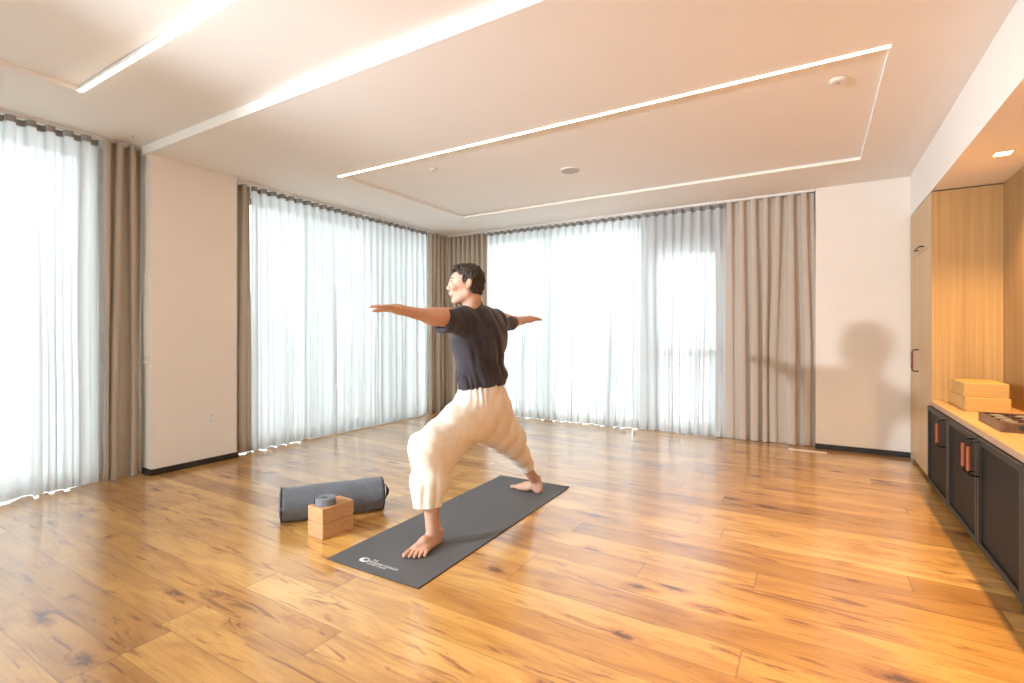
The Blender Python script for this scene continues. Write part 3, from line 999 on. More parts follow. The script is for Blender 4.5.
for i in range(nx):
    for j in (0, ny):
        bm.faces.new((gt[i][j], gt[i + 1][j], gb[i + 1][j], gb[i][j])).material_index = 1
link_mesh('sheet', bm, [M['mat'], M['mat_edge']], mt)
def text_part(txt, size, x, y, parent, mat, z=0.0063, name='printed_text', sx=1.0):
    cu = bpy.data.curves.new('lettering', 'FONT')
    cu.body = txt; cu.size = size; cu.extrude = 0.0002; cu.resolution_u = 3; cu.offset = 0.0
    to = bpy.data.objects.new('lettering', cu); COL.objects.link(to)
    me = bpy.data.meshes.new_from_object(to)
    bpy.data.objects.remove(to)
    me.materials.append(mat)
    o = bpy.data.objects.new(name, me); COL.objects.link(o)
    o.parent = parent; o.location = (x, y, z); o.scale = (sx, 1, 1)
    return o
# logo in mat-local coordinates (letters read along the short edge)
text_part('THE', 0.018, -0.082, -0.765, mt, M['print'])
text_part('ROUND COACH', 0.0255, -0.086, -0.789, mt, M['print'], sx=0.98)
text_part('MOVEMENT STUDIOS', 0.0125, -0.086, -0.805, mt, M['print'], sx=1.05)
bm = bmesh.new()
nn_ = 32
for k in range(nn_):
    a0, a1 = 2 * PI * k / nn_, 2 * PI * (k + 1) / nn_
    def rim(a): return (0.030 * math.cos(a), 0.023 * math.sin(a))
    def inn(a): return (0.006 + 0.016 * math.cos(a), 0.004 + 0.012 * math.sin(a))
    p = [rim(a0), rim(a1), inn(a1), inn(a0)]
    bm.faces.new([bm.verts.new((q[0], q[1], 0)) for q in p])
lg = link_mesh('printed_emblem', bm, M['print'], mt, loc=(-0.122, -0.780, 0.0065))

# ================================================================== BLOCKS AND STRAP ON THE FLOOR
bm = bmesh.new(); box(bm, -0.069, 0.069, -0.108, 0.108, 0, 0.0865)
cb = link_mesh('cork_block', bm, M['cork'], bevel=0.005, seg=3)
cb.location = (-2.440, 1.982, 0.0); cb.rotation_euler = (0, 0, math.radians(-2))
tag(cb, 'lower cork block standing on the floor beside the bolster', 'yoga block', 'cork blocks on the floor')
c2 = cb.copy(); COL.objects.link(c2); c2.location = (-2.440, 1.984, 0.0872); c2.rotation_euler = (0, 0, math.radians(-2.8))
tag(c2, 'upper cork block under the rolled strap', 'yoga block', 'cork blocks on the floor')

st = empty('yoga_strap', (-2.445, 1.945, 0.1742)); tag(st, 'grey cotton yoga strap rolled into a coil on top of the cork blocks', 'strap')
bm = bmesh.new()
N_ = 260
pr = []
for i in range(N_ + 1):
    t = i / N_
    a = t * 2 * PI * 6.3
    r = 0.018 + 0.0415 * t + 0.0012 * math.sin(3 * a)
    if t > 0.985: r += (t - 0.985) * 0.5
    pr.append((r * math.cos(a + 2.0) * 1.06, r * math.sin(a + 2.0) * 0.95))
def ribbon(bm, pr, w, th):
    V = []
    for i, p in enumerate(pr):
        q0, q1 = pr[max(0, i - 1)], pr[min(len(pr) - 1, i + 1)]
        tx, ty = q1[0] - q0[0], q1[1] - q0[1]
        L_ = math.hypot(tx, ty) or 1
        nx_, ny_ = -ty / L_ * th / 2, tx / L_ * th / 2
        V.append([bm.verts.new((p[0] + nx_, p[1] + ny_, 0)), bm.verts.new((p[0] - nx_, p[1] - ny_, 0)),
                  bm.verts.new((p[0] - nx_, p[1] - ny_, w)), bm.verts.new((p[0] + nx_, p[1] + ny_, w))])
    for i in range(len(V) - 1):
        for k in range(4):
            bm.faces.new((V[i][k], V[i][(k + 1) % 4], V[i + 1][(k + 1) % 4], V[i + 1][k]))
    bm.faces.new(V[0]); bm.faces.new(V[-1])
ribbon(bm, pr, 0.038, 0.0042)
link_mesh('webbing', bm, M['strap'], st, smooth=False)
bm = bmesh.new()
ring = [(0.010 * math.cos(2 * PI * k / 20) * 1.3, 0.010 * math.sin(2 * PI * k / 20)) for k in range(21)]
tube(bm, [(p[0], p[1], 0.030) for p in ring], 0.002, 8, caps=False)
link_mesh('buckle_ring', bm, M['frame_grey'], st, smooth=True)

# ================================================================== BOLSTER
bp0 = Vector((-2.845, 1.935, 0)); bp1 = Vector((-2.485, 2.435, 0))
bdir = (bp1 - bp0); blen = bdir.length; bang = math.atan2(bdir.y, bdir.x)
bo = empty('bolster', (bp0 + bp1) / 2, bang); tag(bo, 'grey canvas yoga bolster lying on the floor behind the cork blocks', 'bolster')
RB = 0.103
def bolster_r(x, th):
    """radius at axial x, polar angle th (0 = up)"""
    sag = 1 - 0.045 * math.cos(2 * th) + 0.02 * math.cos(th)
    nn = noise.noise(Vector((x * 9, math.cos(th) * 1.4, math.sin(th) * 1.4))) * 0.006
    end = min(1, (blen / 2 - abs(x)) / 0.05)
    wr = 0.003 * (1 - max(0, end)) * math.sin(th * 15) if end < 1 else 0
    return RB * sag + nn + wr
bm = bmesh.new()
prof = [(-blen / 2 - 0.004, 0.0), (-blen / 2 - 0.012, 0.3), (-blen / 2 - 0.012, 0.62), (-blen / 2 - 0.006, 0.86), (-blen / 2 + 0.004, 0.96)]
body = [(-blen / 2 + 0.014 + (blen - 0.028) * i / 40, 1.0) for i in range(41)]
prof = prof + body + [(-a, b) for a, b in prof[::-1]]
SEG = 64
rows = []
zc = RB * 0.985
for (x, s) in prof:
    r_ = []
    for k in range(SEG):
        th = 2 * PI * k / SEG
        rr = bolster_r(x, th) * max(s, 0.02)
        z = zc + rr * math.cos(th)
        z = max(z, 0.0025 + 0.001 * math.sin(k))
        r_.append(bm.verts.new((x, rr * math.sin(th) * 1.02, z)))
    rows.append(r_)
for i in range(len(rows) - 1):
    for k in range(SEG):
        bm.faces.new((rows[i][k], rows[i][(k + 1) % SEG], rows[i + 1][(k + 1) % SEG], rows[i + 1][k]))
bm.faces.new(rows[0]); bm.faces.new(rows[-1][::-1])
link_mesh('cover', bm, M['bolster'], bo, smooth=True)
for sgn in (-1, 1):
    bm = bmesh.new()
    pts = []
    for k in range(SEG + 1):
        th = 2 * PI * k / SEG
        rr = bolster_r(sgn * (blen / 2 - 0.004), th) * 0.985
        pts.append((sgn * (blen / 2 - 0.001), rr * math.sin(th) * 1.02, max(zc + rr * math.cos(th), 0.006)))
    tube(bm, pts, 0.0042, 8, caps=False)
    link_mesh('piping', bm, M['bolster_seam'], bo, smooth=True)
bm = bmesh.new()
xx = blen / 2
pts = [(xx + 0.004, 0.004, zc + 0.055), (xx + 0.026, 0.003, zc + 0.045), (xx + 0.036, 0.0, zc + 0.015), (xx + 0.034, 0.0, zc - 0.015), (xx + 0.022, 0.0, zc - 0.040), (xx + 0.004, 0.0, zc - 0.052)]
tube(bm, pts, 0.0095, 10, flat=0.35)
link_mesh('carry_loop', bm, M['bolster_seam'], bo, smooth=True)

# ================================================================== THE MAN  (signed-distance modelling, then one mesh)
class Field:
    def __init__(s, lo, hi, h):
        s.h = h
        s.lo = np.array(lo, float)
        n_ = np.ceil((np.array(hi) - s.lo) / h).astype(int) + 1
        s.n = n_
        s.V = np.full(tuple(n_), 0.5, np.float32)
        s.ax = [s.lo[i] + np.arange(n_[i]) * h for i in range(3)]
    def region(s, lo, hi, m):
        sl = []
        for i in range(3):
            a = int(max(0, math.floor((lo[i] - m - s.lo[i]) / s.h)))
            b = int(min(s.n[i], math.ceil((hi[i] + m - s.lo[i]) / s.h) + 1))
            if b <= a: return None, None
            sl.append(slice(a, b))
        sl = tuple(sl)
        P = np.stack(np.meshgrid(s.ax[0][sl[0]], s.ax[1][sl[1]], s.ax[2][sl[2]], indexing='ij'), -1)
        return sl, P
    def merge(s, sl, d, k, op='u'):
        A = s.V[sl]
        d = d.astype(np.float32)
        if op == 'u':
            if k <= 0: s.V[sl] = np.minimum(A, d); return
            hh = np.clip(0.5 + 0.5 * (A - d) / k, 0, 1)
            s.V[sl] = A * (1 - hh) + d * hh - k * hh * (1 - hh)
        else:   # subtract
            if k <= 0: s.V[sl] = np.maximum(A, -d); return
            nd = -d
            hh = np.clip(0.5 - 0.5 * (A - nd) / k, 0, 1)
            s.V[sl] = A * (1 - hh) + nd * hh + k * hh * (1 - hh)
    def cone(s, a, b, ra, rb, k=0.02, sc=(1, 1, 1), op='u'):
        """round cone from a to b; sc squashes space about the segment (elliptic section)"""
        a = np.array(a, float); b = np.array(b, float); sc = np.array(sc, float)
        R_ = max(ra, rb) * sc.max()
        sl, P = s.region(np.minimum(a, b) - R_, np.maximum(a, b) + R_, k + 3 * s.h)
        if sl is None: return
        pa = (P - a) / sc; ba = (b - a) / sc
        L2 = max(float(ba @ ba), 1e-9)
        t = np.clip((pa @ ba) / L2, 0, 1)
        d = np.linalg.norm(pa - t[..., None] * ba, axis=-1) - (ra + (rb - ra) * t)
        s.merge(sl, d * sc.min(), k, op)
    def ell(s, c, r, k=0.02, frame=None, op='u'):
        """ellipsoid; frame = 3x3 rows of local axes"""
        c = np.array(c, float); r = np.array(r, float)
        R_ = r.max()
        sl, P = s.region(c - R_, c + R_, k + 3 * s.h)
        if sl is None: return
        q = P - c
        if frame is not None: q = q @ np.array(frame).T
        k0 = np.linalg.norm(q / r, axis=-1)
        k1 = np.linalg.norm(q / (r * r), axis=-1) + 1e-9
        s.merge(sl, k0 * (k0 - 1) / k1, k, op)
    def cut(s, p, n_):
        """keep the side where (x-p).n < 0, everywhere"""
        p = np.array(p, float); n_ = np.array(n_, float); n_ = n_ / np.linalg.norm(n_)
        X = (s.ax[0] - p[0])[:, None, None] * n_[0] + (s.ax[1] - p[1])[None, :, None] * n_[1] + (s.ax[2] - p[2])[None, None, :] * n_[2]
        s.V = np.maximum(s.V, X.astype(np.float32))
    def mesh(s, name, mat, origin, parent=None, smooth_it=2):
        V = s.V; h = s.h
        ins = V < 0
        nx, ny, nz = V.shape
        c = np.zeros((nx - 1, ny - 1, nz - 1), np.int8)
        for dx in (0, 1):
            for dy in (0, 1):
                for dz in (0, 1):
                    c += ins[dx:nx - 1 + dx, dy:ny - 1 + dy, dz:nz - 1 + dz]
        act = (c > 0) & (c < 8)
        idx = np.argwhere(act)
        vid = np.full(act.shape, -1, np.int64)
        vid[act] = np.arange(len(idx))
        acc = np.zeros((len(idx), 3)); cnt = np.zeros(len(idx))
        for ax in range(3):
            o1, o2 = [q for q in range(3) if q != ax]
            for u in (0, 1):
                for v in (0, 1):
                    p0 = idx.copy(); p0[:, o1] += u; p0[:, o2] += v
                    p1 = p0.copy(); p1[:, ax] += 1
                    a = V[p0[:, 0], p0[:, 1], p0[:, 2]]; b = V[p1[:, 0], p1[:, 1], p1[:, 2]]
                    m_ = (a < 0) != (b < 0)
                    t = np.where(m_, a / np.where(m_, a - b, 1), 0)
                    pp = p0.astype(float); pp[:, ax] += t
                    acc[m_] += pp[m_]; cnt[m_] += 1
        pos = acc / cnt[:, None] * h + s.lo
        faces = []
        for ax in range(3):
            o1, o2 = [(1, 2), (2, 0), (0, 1)][ax]
            sA = [slice(None)] * 3; sB = [slice(None)] * 3
            sA[ax] = slice(0, -1); sB[ax] = slice(1, None)
            A = ins[tuple(sA)]; B = ins[tuple(sB)]
            e = np.argwhere(A != B)
            e = e[(e[:, o1] > 0) & (e[:, o2] > 0) & (e[:, o1] < V.shape[o1] - 1) & (e[:, o2] < V.shape[o2] - 1)]
            q = []
            for (u, v) in ((1, 1), (0, 1), (0, 0), (1, 0)):
                w = e.copy(); w[:, o1] -= u; w[:, o2] -= v
                q.append(vid[w[:, 0], w[:, 1], w[:, 2]])
            q = np.stack(q, 1)
            flip = ~A[e[:, 0], e[:, 1], e[:, 2]]
            q[flip] = q[flip][:, ::-1]
            faces.append(q)
        F_ = np.concatenate(faces)
        F_ = F_[(F_ >= 0).all(1)]
        for _ in range(smooth_it):
            e0 = np.concatenate([F_[:, i] for i in range(4)]); e1 = np.concatenate([F_[:, (i + 1) % 4] for i in range(4)])
            sm = np.zeros_like(pos); cn = np.zeros(len(pos))
            for i in range(3):
                sm[:, i] = np.bincount(e0, pos[e1, i], len(pos)) + np.bincount(e1, pos[e0, i], len(pos))
            cn = np.bincount(e0, minlength=len(pos)) + np.bincount(e1, minlength=len(pos))
            pos = pos * 0.5 + 0.5 * sm / np.maximum(cn, 1)[:, None]
        pos = pos - np.array(origin)
        me = bpy.data.meshes.new(name)
        me.vertices.add(len(pos)); me.vertices.foreach_set('co', pos.astype(np.float32).ravel())
        me.loops.add(len(F_) * 4); me.loops.foreach_set('vertex_index', F_.astype(np.int32).ravel())
        me.polygons.add(len(F_))
        me.polygons.foreach_set('loop_start', np.arange(0, len(F_) * 4, 4, dtype=np.int32))
        me.polygons.foreach_set('use_smooth', np.ones(len(F_), bool))
        me.update(calc_edges=True); me.validate()
        me.materials.append(mat)
        o = bpy.data.objects.new(name, me); COL.objects.link(o)
        if parent is None: o.location = origin
        else: o.parent = parent
        return o

def nrm(v):
    v = np.array(v, float); return v / np.linalg.norm(v)

ORG = (-1.77, 2.60, 0.0)
ZM = 0.0065          # top of the mat
HC = np.array([-1.770, 2.412, 1.460])
hf = nrm((-0.86, -0.51, -0.02)); hs = nrm((0.51, -0.86, 0)); hu = np.cross(hs, hf) * -1
hu = hu if hu[2] > 0 else -hu
FR = np.array([hf, hs, hu])
def H(f_, s_, u_): return HC + hf * f_ + hs * s_ + hu * u_

SHL = (-1.775, 2.350, 1.262); SHR = (-1.765, 2.735, 1.262)
ELL_ = (-1.795, 2.095, 1.262); WRL = (-1.80, 1.872, 1.290)
ELR = (-1.790, 3.000, 1.248); WRR = (-1.800, 3.235, 1.272)
HIPL = (-1.770, 2.475, 0.74); HIPR = (-1.770, 2.660, 0.74)
KNL = (-1.790, 2.075, 0.530); ANL = (-1.792, 2.130, 0.085)
KNR = (-1.775, 2.935, 0.420); ANR = (-1.742, 3.215, 0.085)

B = Field((-2.08, 1.62, 0.0), (-1.46, 3.50, 1.62), 0.004)
# torso
B.ell((-1.77, 2.55, 1.13), (0.105, 0.150, 0.20), 0.03)
B.ell((-1.77, 2.57, 0.92), (0.095, 0.135, 0.16), 0.05)
B.ell((-1.77, 2.57, 0.78), (0.110, 0.150, 0.12), 0.05)
B.cone((-1.77, 2.40, 1.24), (-1.77, 2.68, 1.24), 0.062, 0.062, 0.05)
B.cone((-1.77, 2.46, 1.22), H(-0.032, 0, -0.075), 0.056, 0.053, 0.04)
# arms
B.cone(SHL, ELL_, 0.056, 0.040, 0.03)
B.cone((-1.785, 2.23, 1.255), (-1.79, 2.13, 1.258), 0.048, 0.044, 0.03)
B.cone(ELL_, WRL, 0.040, 0.026, 0.02, (1, 1, 0.92))
B.cone(SHR, ELR, 0.054, 0.038, 0.03)
B.cone(ELR, WRR, 0.038, 0.026, 0.02, (1, 1, 0.92))
# legs
B.cone(HIPL, KNL, 0.085, 0.058, 0.04)
B.cone(KNL, (-1.79, 2.11, 0.36), 0.055, 0.056, 0.03)
B.cone((-1.79, 2.11, 0.36), ANL, 0.056, 0.033, 0.03)
B.cone(HIPR, KNR, 0.085, 0.056, 0.04)
B.cone(KNR, (-1.765, 3.04, 0.31), 0.054, 0.052, 0.03)
B.cone((-1.765, 3.04, 0.31), ANR, 0.052, 0.030, 0.03)

def hand(wr, d, thumb, up, sgn=1):
    wr = np.array(wr); d = nrm(d); thumb = nrm(thumb); up = nrm(up)
    pc = wr + d * 0.050
    fr = [d, thumb, up]
    B.cone(wr - d * 0.01, wr + d * 0.02, 0.025, 0.025, 0.015)
    B.ell(pc, (0.056, 0.041, 0.0155), 0.015, fr)
    B.cone(wr + d * 0.03 + thumb * 0.022, wr + d * 0.085 + thumb * 0.030, 0.013, 0.011, 0.012)
    B.cone(wr + d * 0.03 - thumb * 0.022, wr + d * 0.080 - thumb * 0.030, 0.013, 0.010, 0.012)
    # fingers: offset across, lengths, bends
    for off, ln, r in ((0.030, 0.072, 0.0088), (0.010, 0.082, 0.0090), (-0.011, 0.076, 0.0086), (-0.030, 0.060, 0.0078)):
        a = wr + d * (0.088 - abs(off) * 0.25) + thumb * off
        p, q = a, None
        spread = thumb * off * 0.12
        ang = 0.06
        for seg_, fr_ in ((0.45, 1.0), (0.30, 0.92), (0.25, 0.84)):
            dd = nrm(d * math.cos(ang) - up * math.sin(ang) + spread)
            q = p + dd * ln * seg_
            B.cone(p, q, r * fr_, r * fr_ * 0.93, 0.003)
            p = q; ang += 0.10
    # thumb
    a = wr + d * 0.022 + thumb * 0.024
    b_2 = a + nrm(d * 0.75 + thumb * 0.75 - up * 0.25) * 0.040
    c_ = b_2 + nrm(d * 0.92 + thumb * 0.38 - up * 0.2) * 0.030
    e_ = c_ + nrm(d * 0.98 + thumb * 0.12 - up * 0.2) * 0.024
    B.cone(a, b_2, 0.015, 0.0115, 0.010)
    B.cone(b_2, c_, 0.0112, 0.0100, 0.004)
    B.cone(c_, e_, 0.0100, 0.0085, 0.003)
hand(WRL, (-0.02, -1, 0.10), (-1, 0.02, 0), (0, 0.10, 1))
hand(WRR, (-0.02, 1, 0.04), (-1, -0.02, 0), (0, -0.04, 1))

def foot(heel, d, big, an, K=1.0):
    """heel = back of the heel on the mat; d = heel->toe; big = towards the big toe"""
    heel = np.array([heel[0], heel[1], ZM]); d = nrm((*d, 0)); big = nrm((*big, 0)); up = np.array([0, 0, 1.0])
    an = np.array(an)
    def Q(f_, b_2, u_): return heel + (d * f_ + big * b_2 + up * u_) * K
    B.cone(an + up * 0.03, Q(0.050, 0, 0.050), 0.033, 0.036, 0.02)
    B.ell(Q(0.034, 0, 0.027), (0.034, 0.030, 0.030), 0.012, [d, big, up])           # heel
    B.cone(Q(0.045, 0, 0.055), Q(0.135, 0.010, 0.038), 0.034, 0.025, 0.02)            # instep
    B.cone(Q(0.135, 0.010, 0.038), Q(0.185, 0.014, 0.024), 0.026, 0.019, 0.02)
    B.cone(Q(0.045, -0.012, 0.022), Q(0.165, -0.024, 0.016), 0.022, 0.016, 0.02)      # outer edge
    B.cone(Q(0.11, 0.022, 0.026), Q(0.192, 0.026, 0.020), 0.018, 0.020, 0.018)        # inner edge and ball
    B.ell(Q(0.178, -0.002, 0.018), (0.030, 0.044, 0.017), 0.012, [d, big, up])
    B.ell(Q(0.055, 0.030, 0.078), (0.014, 0.011, 0.014), 0.012, [d, big, up])         # ankle bones
    B.ell(Q(0.045, -0.031, 0.070), (0.014, 0.011, 0.014), 0.012, [d, big, up])
    B.cone(Q(0.012, 0, 0.045), Q(0.034, 0, 0.110), 0.009, 0.009, 0.02)                # tendon
    for off, f0, ln, r in ((0.031, 0.204, 0.046, 0.0135), (0.009, 0.204, 0.040, 0.0098), (-0.010, 0.198, 0.035, 0.0092), (-0.027, 0.188, 0.031, 0.0088), (-0.042, 0.174, 0.026, 0.0086)):
        a = Q(f0, off, 0.020); m_ = Q(f0 + ln * 0.5, off * 1.06, 0.0185); e_ = Q(f0 + ln, off * 1.08, r * 0.92)
        B.cone(a, m_, r, r * 0.92, 0.006)
        B.cone(m_, e_, r * 0.94, r, 0.003)
foot((-1.795, 2.215), (0.05, -1), (-1, -0.05), ANL, 1.10)
foot((-1.685, 3.215), (-1, 0.16), (-0.16, -1), ANR, 1.03)
B.cut((0, 0, ZM + 0.0005), (0, 0, -1))

# head
B.ell(H(-0.010, 0, 0.028), (0.088, 0.073, 0.084), 0.01, FR)
B.ell(H(0.030, 0, -0.030), (0.062, 0.056, 0.075), 0.03, FR)
B.ell(H(0.030, 0, 0.022), (0.062, 0.064, 0.058), 0.02, FR)
B.cone(H(-0.010, 0.048, -0.055), H(0.060, 0.018, -0.098), 0.018, 0.015, 0.03)
B.cone(H(-0.010, -0.048, -0.055), H(0.060, -0.018, -0.098), 0.018, 0.015, 0.03)
B.ell(H(0.074, 0, -0.098), (0.018, 0.022, 0.016), 0.018, FR)
B.cone(H(0.086, 0.026, 0.030), H(0.086, -0.026, 0.030), 0.010, 0.010, 0.015)    # brow
for sg in (-1, 1):
    B.ell(H(0.094, sg * 0.031, 0.008), (0.014, 0.017, 0.013), 0.012, FR, op='s')
    B.ell(H(0.070, sg * 0.044, -0.022), (0.020, 0.018, 0.016), 0.02, FR)        # cheekbone
B.cone(H(0.090, 0, 0.018), H(0.108, 0, -0.020), 0.008, 0.0105, 0.010)
B.ell(H(0.112, 0, -0.024), (0.011, 0.011, 0.009), 0.006, FR)
for sg in (-1, 1):
    B.ell(H(0.099, sg * 0.012, -0.028), (0.011, 0.008, 0.007), 0.005, FR)
B.ell(H(0.088, 0, -0.056), (0.014, 0.026, 0.018), 0.012, FR)
B.ell(H(0.1, 0, -0.049), (0.007, 0.020, 0.0055), 0.004, FR)
B.ell(H(0.098, 0, -0.061), (0.007, 0.018, 0.006), 0.004, FR)
for sg in (-1, 1):
    efr = np.array([nrm(hf * 0.96 + hu * 0.25), hs, nrm(hu * 0.96 - hf * 0.25)])
    B.ell(H(-0.022, sg * 0.079, -0.004), (0.018, 0.009, 0.031), 0.006, efr)
    B.ell(H(-0.016, sg * 0.088, 0.000), (0.010, 0.006, 0.017), 0.004, efr, op='s')
person = B.mesh('person', M['skin'], ORG)
tag(person, 'young man with short dark hair in a wide lunge, arms outstretched, dark T-shirt, cream trousers', 'person')

def part_field(lo, hi, h): return Field(lo, hi, h)

# eyes and brows sit on the modelled face
def skin_hit(phi, u_, sg, extra=0.0):
    d_ = hf * math.cos(phi) + hs * (sg * math.sin(phi))
    t_ = 0.04
    while t_ < 0.14:
        p = H(0.010, 0, u_) + d_ * t_
        i3 = tuple(int(round(q)) for q in (p - B.lo) / B.h)
        if B.V[i3] > 0: break
        t_ += 0.0005
    return H(0.010, 0, u_) + d_ * (t_ + extra) - np.array(ORG), d_
R_D = math.radians
for sg in (1, -1):
    c_, d_ = skin_hit(R_D(27), 0.008, sg, -0.0085)
    bm = bmesh.new(); bmesh.ops.create_uvsphere(bm, u_segments=20, v_segments=12, radius=0.0118)
    e = link_mesh('eye', bm, M['eye'], person, loc=tuple(c_), smooth=True)
    bm = bmesh.new(); bmesh.ops.create_uvsphere(bm, u_segments=16, v_segments=10, radius=0.0060)
    g_ = nrm(hf + hs * (sg * 0.45))
    link_mesh('iris', bm, M['iris'], e, loc=tuple(g_ * 0.0074), smooth=True)
    bm = bmesh.new()
    pts = [tuple(skin_hit(R_D(a_), u_, sg, 0.0)[0]) for a_, u_ in ((9, 0.029), (19, 0.033), (29, 0.0345), (39, 0.032), (48, 0.027))]
    tube(bm, pts, [0.0022, 0.0032, 0.0032, 0.0026, 0.0012], 8)
    link_mesh('eyebrow', bm, M['hair'], person, smooth=True)
    bm = bmesh.new()
    pts = [tuple(c_ + d2 * 0.0122 + hu * 0.0065) for d2 in (nrm(hf * math.cos(R_D(a_)) + hs * (sg * math.sin(R_D(a_)))) for a_ in (-15, 5, 27, 50, 70))]
    tube(bm, pts, [0.0008, 0.0015, 0.0018, 0.0016, 0.0009], 8)
    link_mesh('eyelashes', bm, M['hair'], person, smooth=True)

# hair
Hh = Field(HC - 0.17, HC + 0.17, 0.003)
Hh.ell(H(-0.014, 0, 0.033), (0.096, 0.081, 0.091), 0.01, FR)
Hh.ell(H(-0.044, 0, -0.018), (0.056, 0.067, 0.066), 0.02, FR)
P = np.stack(np.meshgrid(*Hh.ax, indexing='ij'), -1) - HC
lf, ls, lu = P @ hf, P @ hs, P @ hu
# region that carries hair
top = np.maximum(lf - (0.062 - 0.10 * np.maximum(0, 0.070 - lu) - 6 * ls ** 2), 0.050 - lu)
back = np.maximum(lf - (-0.028 + 0.25 * np.maximum(0, lu)), -0.078 - lu)
side = np.maximum(np.maximum(lf - 0.016, -0.010 - lu + 0 * lf), -0.018 - lf)     # sideburn
reg = np.minimum(np.minimum(top, back), side)
Hh.V = np.maximum(Hh.V, reg.astype(np.float32))
for sg in (-1, 1):
    Hh.ell(H(-0.020, sg * 0.088, -0.008), (0.024, 0.022, 0.033), 0.006, FR, op='s')
Hh.ell(H(0.046, 0.010, 0.092), (0.038, 0.050, 0.024), 0.02, FR)                  # quiff
Hh.ell(H(0.066, 0.022, 0.088), (0.020, 0.026, 0.016), 0.01, FR)
_n = np.sin(lf * 61 + 2.1 * np.sin(ls * 47 + 1) + lu * 23) * np.sin(ls * 73 + 1.7 * np.sin(lu * 58) + lf * 31) * np.sin(lu * 66 + 1.9 * np.sin(lf * 52 + 2))
Hh.V += (0.005 * _n + 0.0022 * np.sin(lf * 420 + 3 * np.sin(ls * 90) + lu * 120) + 0.0022 * np.sin(ls * 380 + lf * 150 + 2 * np.sin(lu * 110))).astype(np.float32)
Hh.mesh('hair', M['hair'], ORG, person, 1)

def fold(P, dirs):
    """soft cloth folds: sum of warped ridges"""
    out = 0
    for (d_, wl_, amp, ph, wx) in dirs:
        d_ = nrm(d_)
        s_ = P @ d_
        wob = 0.30 * np.sin(P[..., 2] * wx + ph) + 0.30 * np.sin(P[..., 1] * wx * 1.3 + ph * 2) + 0.3 * np.sin(P[..., 0] * wx * 1.7 + ph)
        c = np.cos(2 * PI * s_ / wl_ + 2.4 * wob + ph)
        out = out - amp * (0.5 + 0.5 * c) ** 1.5
    return out

# T-shirt
S = Field((-2.02, 2.12, 0.78), (-1.52, 3.06, 1.38), 0.004)
def shirt_cone(a, b, ra, rb, k, sc): S.cone(a, b, ra, rb, k, sc)
S.cone((-1.77, 2.545, 1.17), (-1.77, 2.575, 0.80), 0.205, 0.170, 0.03, (0.70, 1, 0.8))
S.ell((-1.77, 2.55, 1.13), (0.145, 0.215, 0.17), 0.05)
S.ell((-1.77, 2.58, 0.90), (0.140, 0.195, 0.10), 0.05)
S.cone((-1.77, 2.37, 1.245), (-1.77, 2.70, 1.245), 0.074, 0.074, 0.06)
S.cone((-1.775, 2.37, 1.245), (-1.79, 2.17, 1.242), 0.084, 0.074, 0.05, (0.95, 1, 1))
S.cone((-1.77, 2.72, 1.240), (-1.785, 3.00, 1.236), 0.074, 0.045, 0.05, (1, 1, 1))
S.cone((-1.77, 2.47, 1.27), (-1.765, 2.470, 1.345), 0.078, 0.062, 0.02)
S.ell((-1.725, 2.485, 1.290), (0.068, 0.090, 0.045), 0.03)
P = np.stack(np.meshgrid(*S.ax, indexing='ij'), -1)
fd = fold(P, [((0.2, 0.80, 0.55), 0.105, 0.010, 0.4, 9.0), ((0.3, 0.75, 0.30), 0.060, 0.005, 2.0, 14.0), ((0.1, 0.3, 1.0), 0.085, 0.0035, 1.0, 12.0)])
low = np.clip((1.02 - P[..., 2]) / 0.2, 0, 1)
fd = fd * (0.5 + 0.5 * np.clip((1.30 - P[..., 2]) / 0.12, 0, 1)) - 0.006 * low * np.sin(P[..., 1] * 95 + P[..., 2] * 30 + 2 * np.sin(P[..., 0] * 40)) ** 2
arm_ = np.clip((np.abs(P[..., 1] - 2.56) - 0.20) / 0.08, 0, 1)
S.V -= (fd * (1 - 0.75 * arm_)).astype(np.float32)
# hem, sleeve ends, neck opening
S.cut((-1.77, 2.58, 0.828), (0.15, 0.0, -1))
S.cut((-1.79, 2.205, 1.24), (0, -1, 0.16))
S.cut((-1.77, 2.965, 1.24), (0, 1, -0.30))
S.cut((-1.77, 2.45, 1.352), (-0.25, -0.25, 1))
S.cone((-1.80, 2.10, 1.246), (-1.79, 2.22, 1.246), 0.054, 0.054, 0.004, (0.95, 1, 1), op='s')
S.cone((-1.785, 3.06, 1.238), (-1.785, 2.93, 1.238), 0.038, 0.038, 0.004, (1, 1, 1), op='s')
S.cone((-1.77, 2.455, 1.378), (-1.77, 2.44, 1.44), 0.056, 0.062, 0.004, op='s')
S.cone((-1.77, 2.58, 0.70), (-1.77, 2.575, 0.845), 0.158, 0.158, 0.004, (0.70, 1, 1), op='s')
S.mesh('t_shirt', M['shirt'], ORG, person, 2)

# trousers
T = Field((-2.10, 1.86, 0.10), (-1.44, 3.28, 0.92), 0.004)
T.ell((-1.77, 2.575, 0.80), (0.125, 0.165, 0.16), 0.05)
T.ell((-1.77, 2.565, 0.70), (0.150, 0.180, 0.14), 0.05)
T.cone((-1.77, 2.48, 0.71), (-1.79, 2.10, 0.545), 0.128, 0.106, 0.06, (1, 1, 1))
T.cone((-1.77, 2.50, 0.66), (-1.79, 2.17, 0.50), 0.120, 0.105, 0.06)
T.cone((-1.79, 2.085, 0.545), (-1.79, 2.10, 0.36), 0.104, 0.092, 0.05)
T.cone((-1.79, 2.17, 0.50), (-1.79, 2.12, 0.36), 0.112, 0.090, 0.05)
T.cone((-1.79, 2.09, 0.36), (-1.79, 2.085, 0.19), 0.096, 0.072, 0.04)
T.cone((-1.77, 2.65, 0.70), (-1.775, 2.90, 0.46), 0.140, 0.108, 0.06)
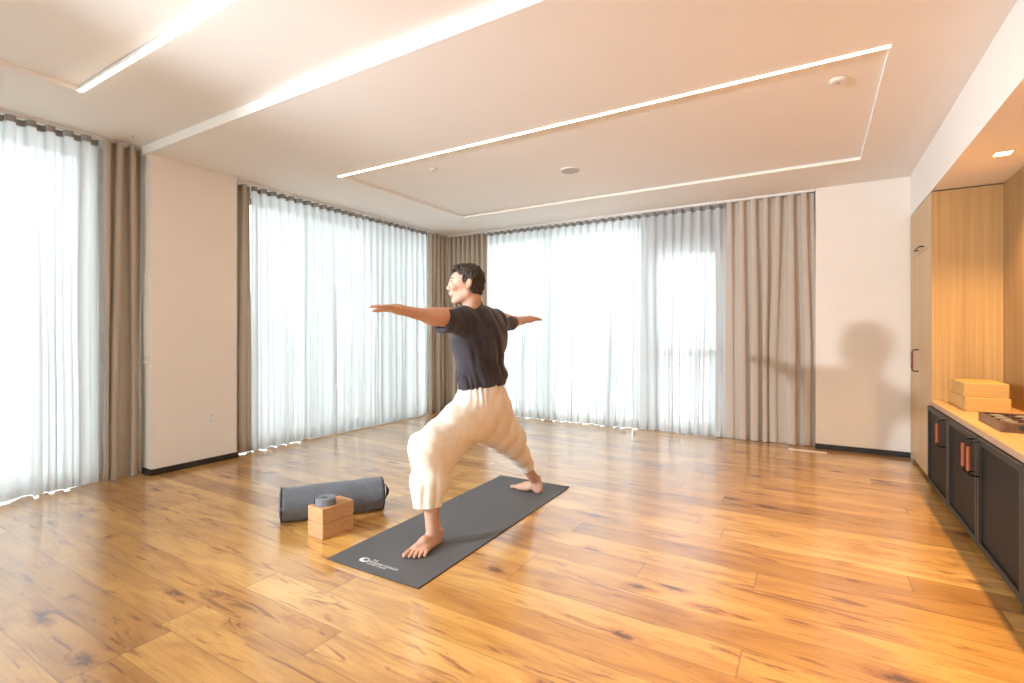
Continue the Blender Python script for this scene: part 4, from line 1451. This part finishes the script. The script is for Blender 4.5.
T.cone((-1.775, 2.89, 0.46), (-1.765, 3.15, 0.200), 0.106, 0.060, 0.05)
T.cone((-1.77, 2.60, 0.60), (-1.77, 2.88, 0.44), 0.125, 0.102, 0.05)
T.cone((-1.77, 2.45, 0.61), (-1.77, 2.62, 0.61), 0.095, 0.095, 0.06)
P = np.stack(np.meshgrid(*T.ax, indexing='ij'), -1)
front = np.clip((2.55 - P[..., 1]) / 0.2, 0, 1); rear = 1 - front
f1 = fold(P, [((0.4, 0.55, 0.60), 0.15, 0.009, 1.3, 6.0), ((0.7, 0.2, 0.6), 0.085, 0.0045, 0.3, 7.0)])
f1b = fold(P, [((0.6, 0.8, 0.05), 0.065, 0.008, 0.9, 7.0)])
lowm = np.clip((0.45 - P[..., 2]) / 0.12, 0, 1)
f1 = f1 * (1 - lowm) + f1b * lowm
f2 = fold(P, [((0.3, 0.72, -0.62), 0.14, 0.007, 0.7, 7.0), ((0.5, 0.9, 0.3), 0.13, 0.006, 2.1, 6.0)])
gath = np.clip((P[..., 2] - 0.72) / 0.12, 0, 1)
fg = -0.0035 * np.cos(P[..., 1] * 110 + P[..., 0] * 90 + 2.5 * np.sin(P[..., 1] * 31) + 2 * np.sin(P[..., 2] * 20)) * gath
T.V -= ((f1 * front + f2 * rear) * (1 - 0.6 * gath) + fg).astype(np.float32)
dz = (P[..., 0] + 1.79) * 0.10 + (P[..., 1] - 2.085) * -0.10 - (P[..., 2] - 0.232)
dz = np.where(P[..., 1] < 2.6, dz, -1)
T.V = np.maximum(T.V, dz.astype(np.float32))
# rear cuff plane only affects the rear leg
dz = ((P[..., 1] - 3.135) * 0.70 - (P[..., 2] - 0.225) * 0.72)
dz = np.where(P[..., 1] > 2.75, dz, -1)
T.V = np.maximum(T.V, dz.astype(np.float32))
T.cone((-1.79, 2.09, 0.10), (-1.79, 2.088, 0.240), 0.058, 0.058, 0.004, op='s')
T.cone((-1.755, 3.20, 0.150), (-1.765, 3.125, 0.225), 0.044, 0.044, 0.004, op='s')
T.mesh('trousers', M['trousers'], ORG, person, 2)
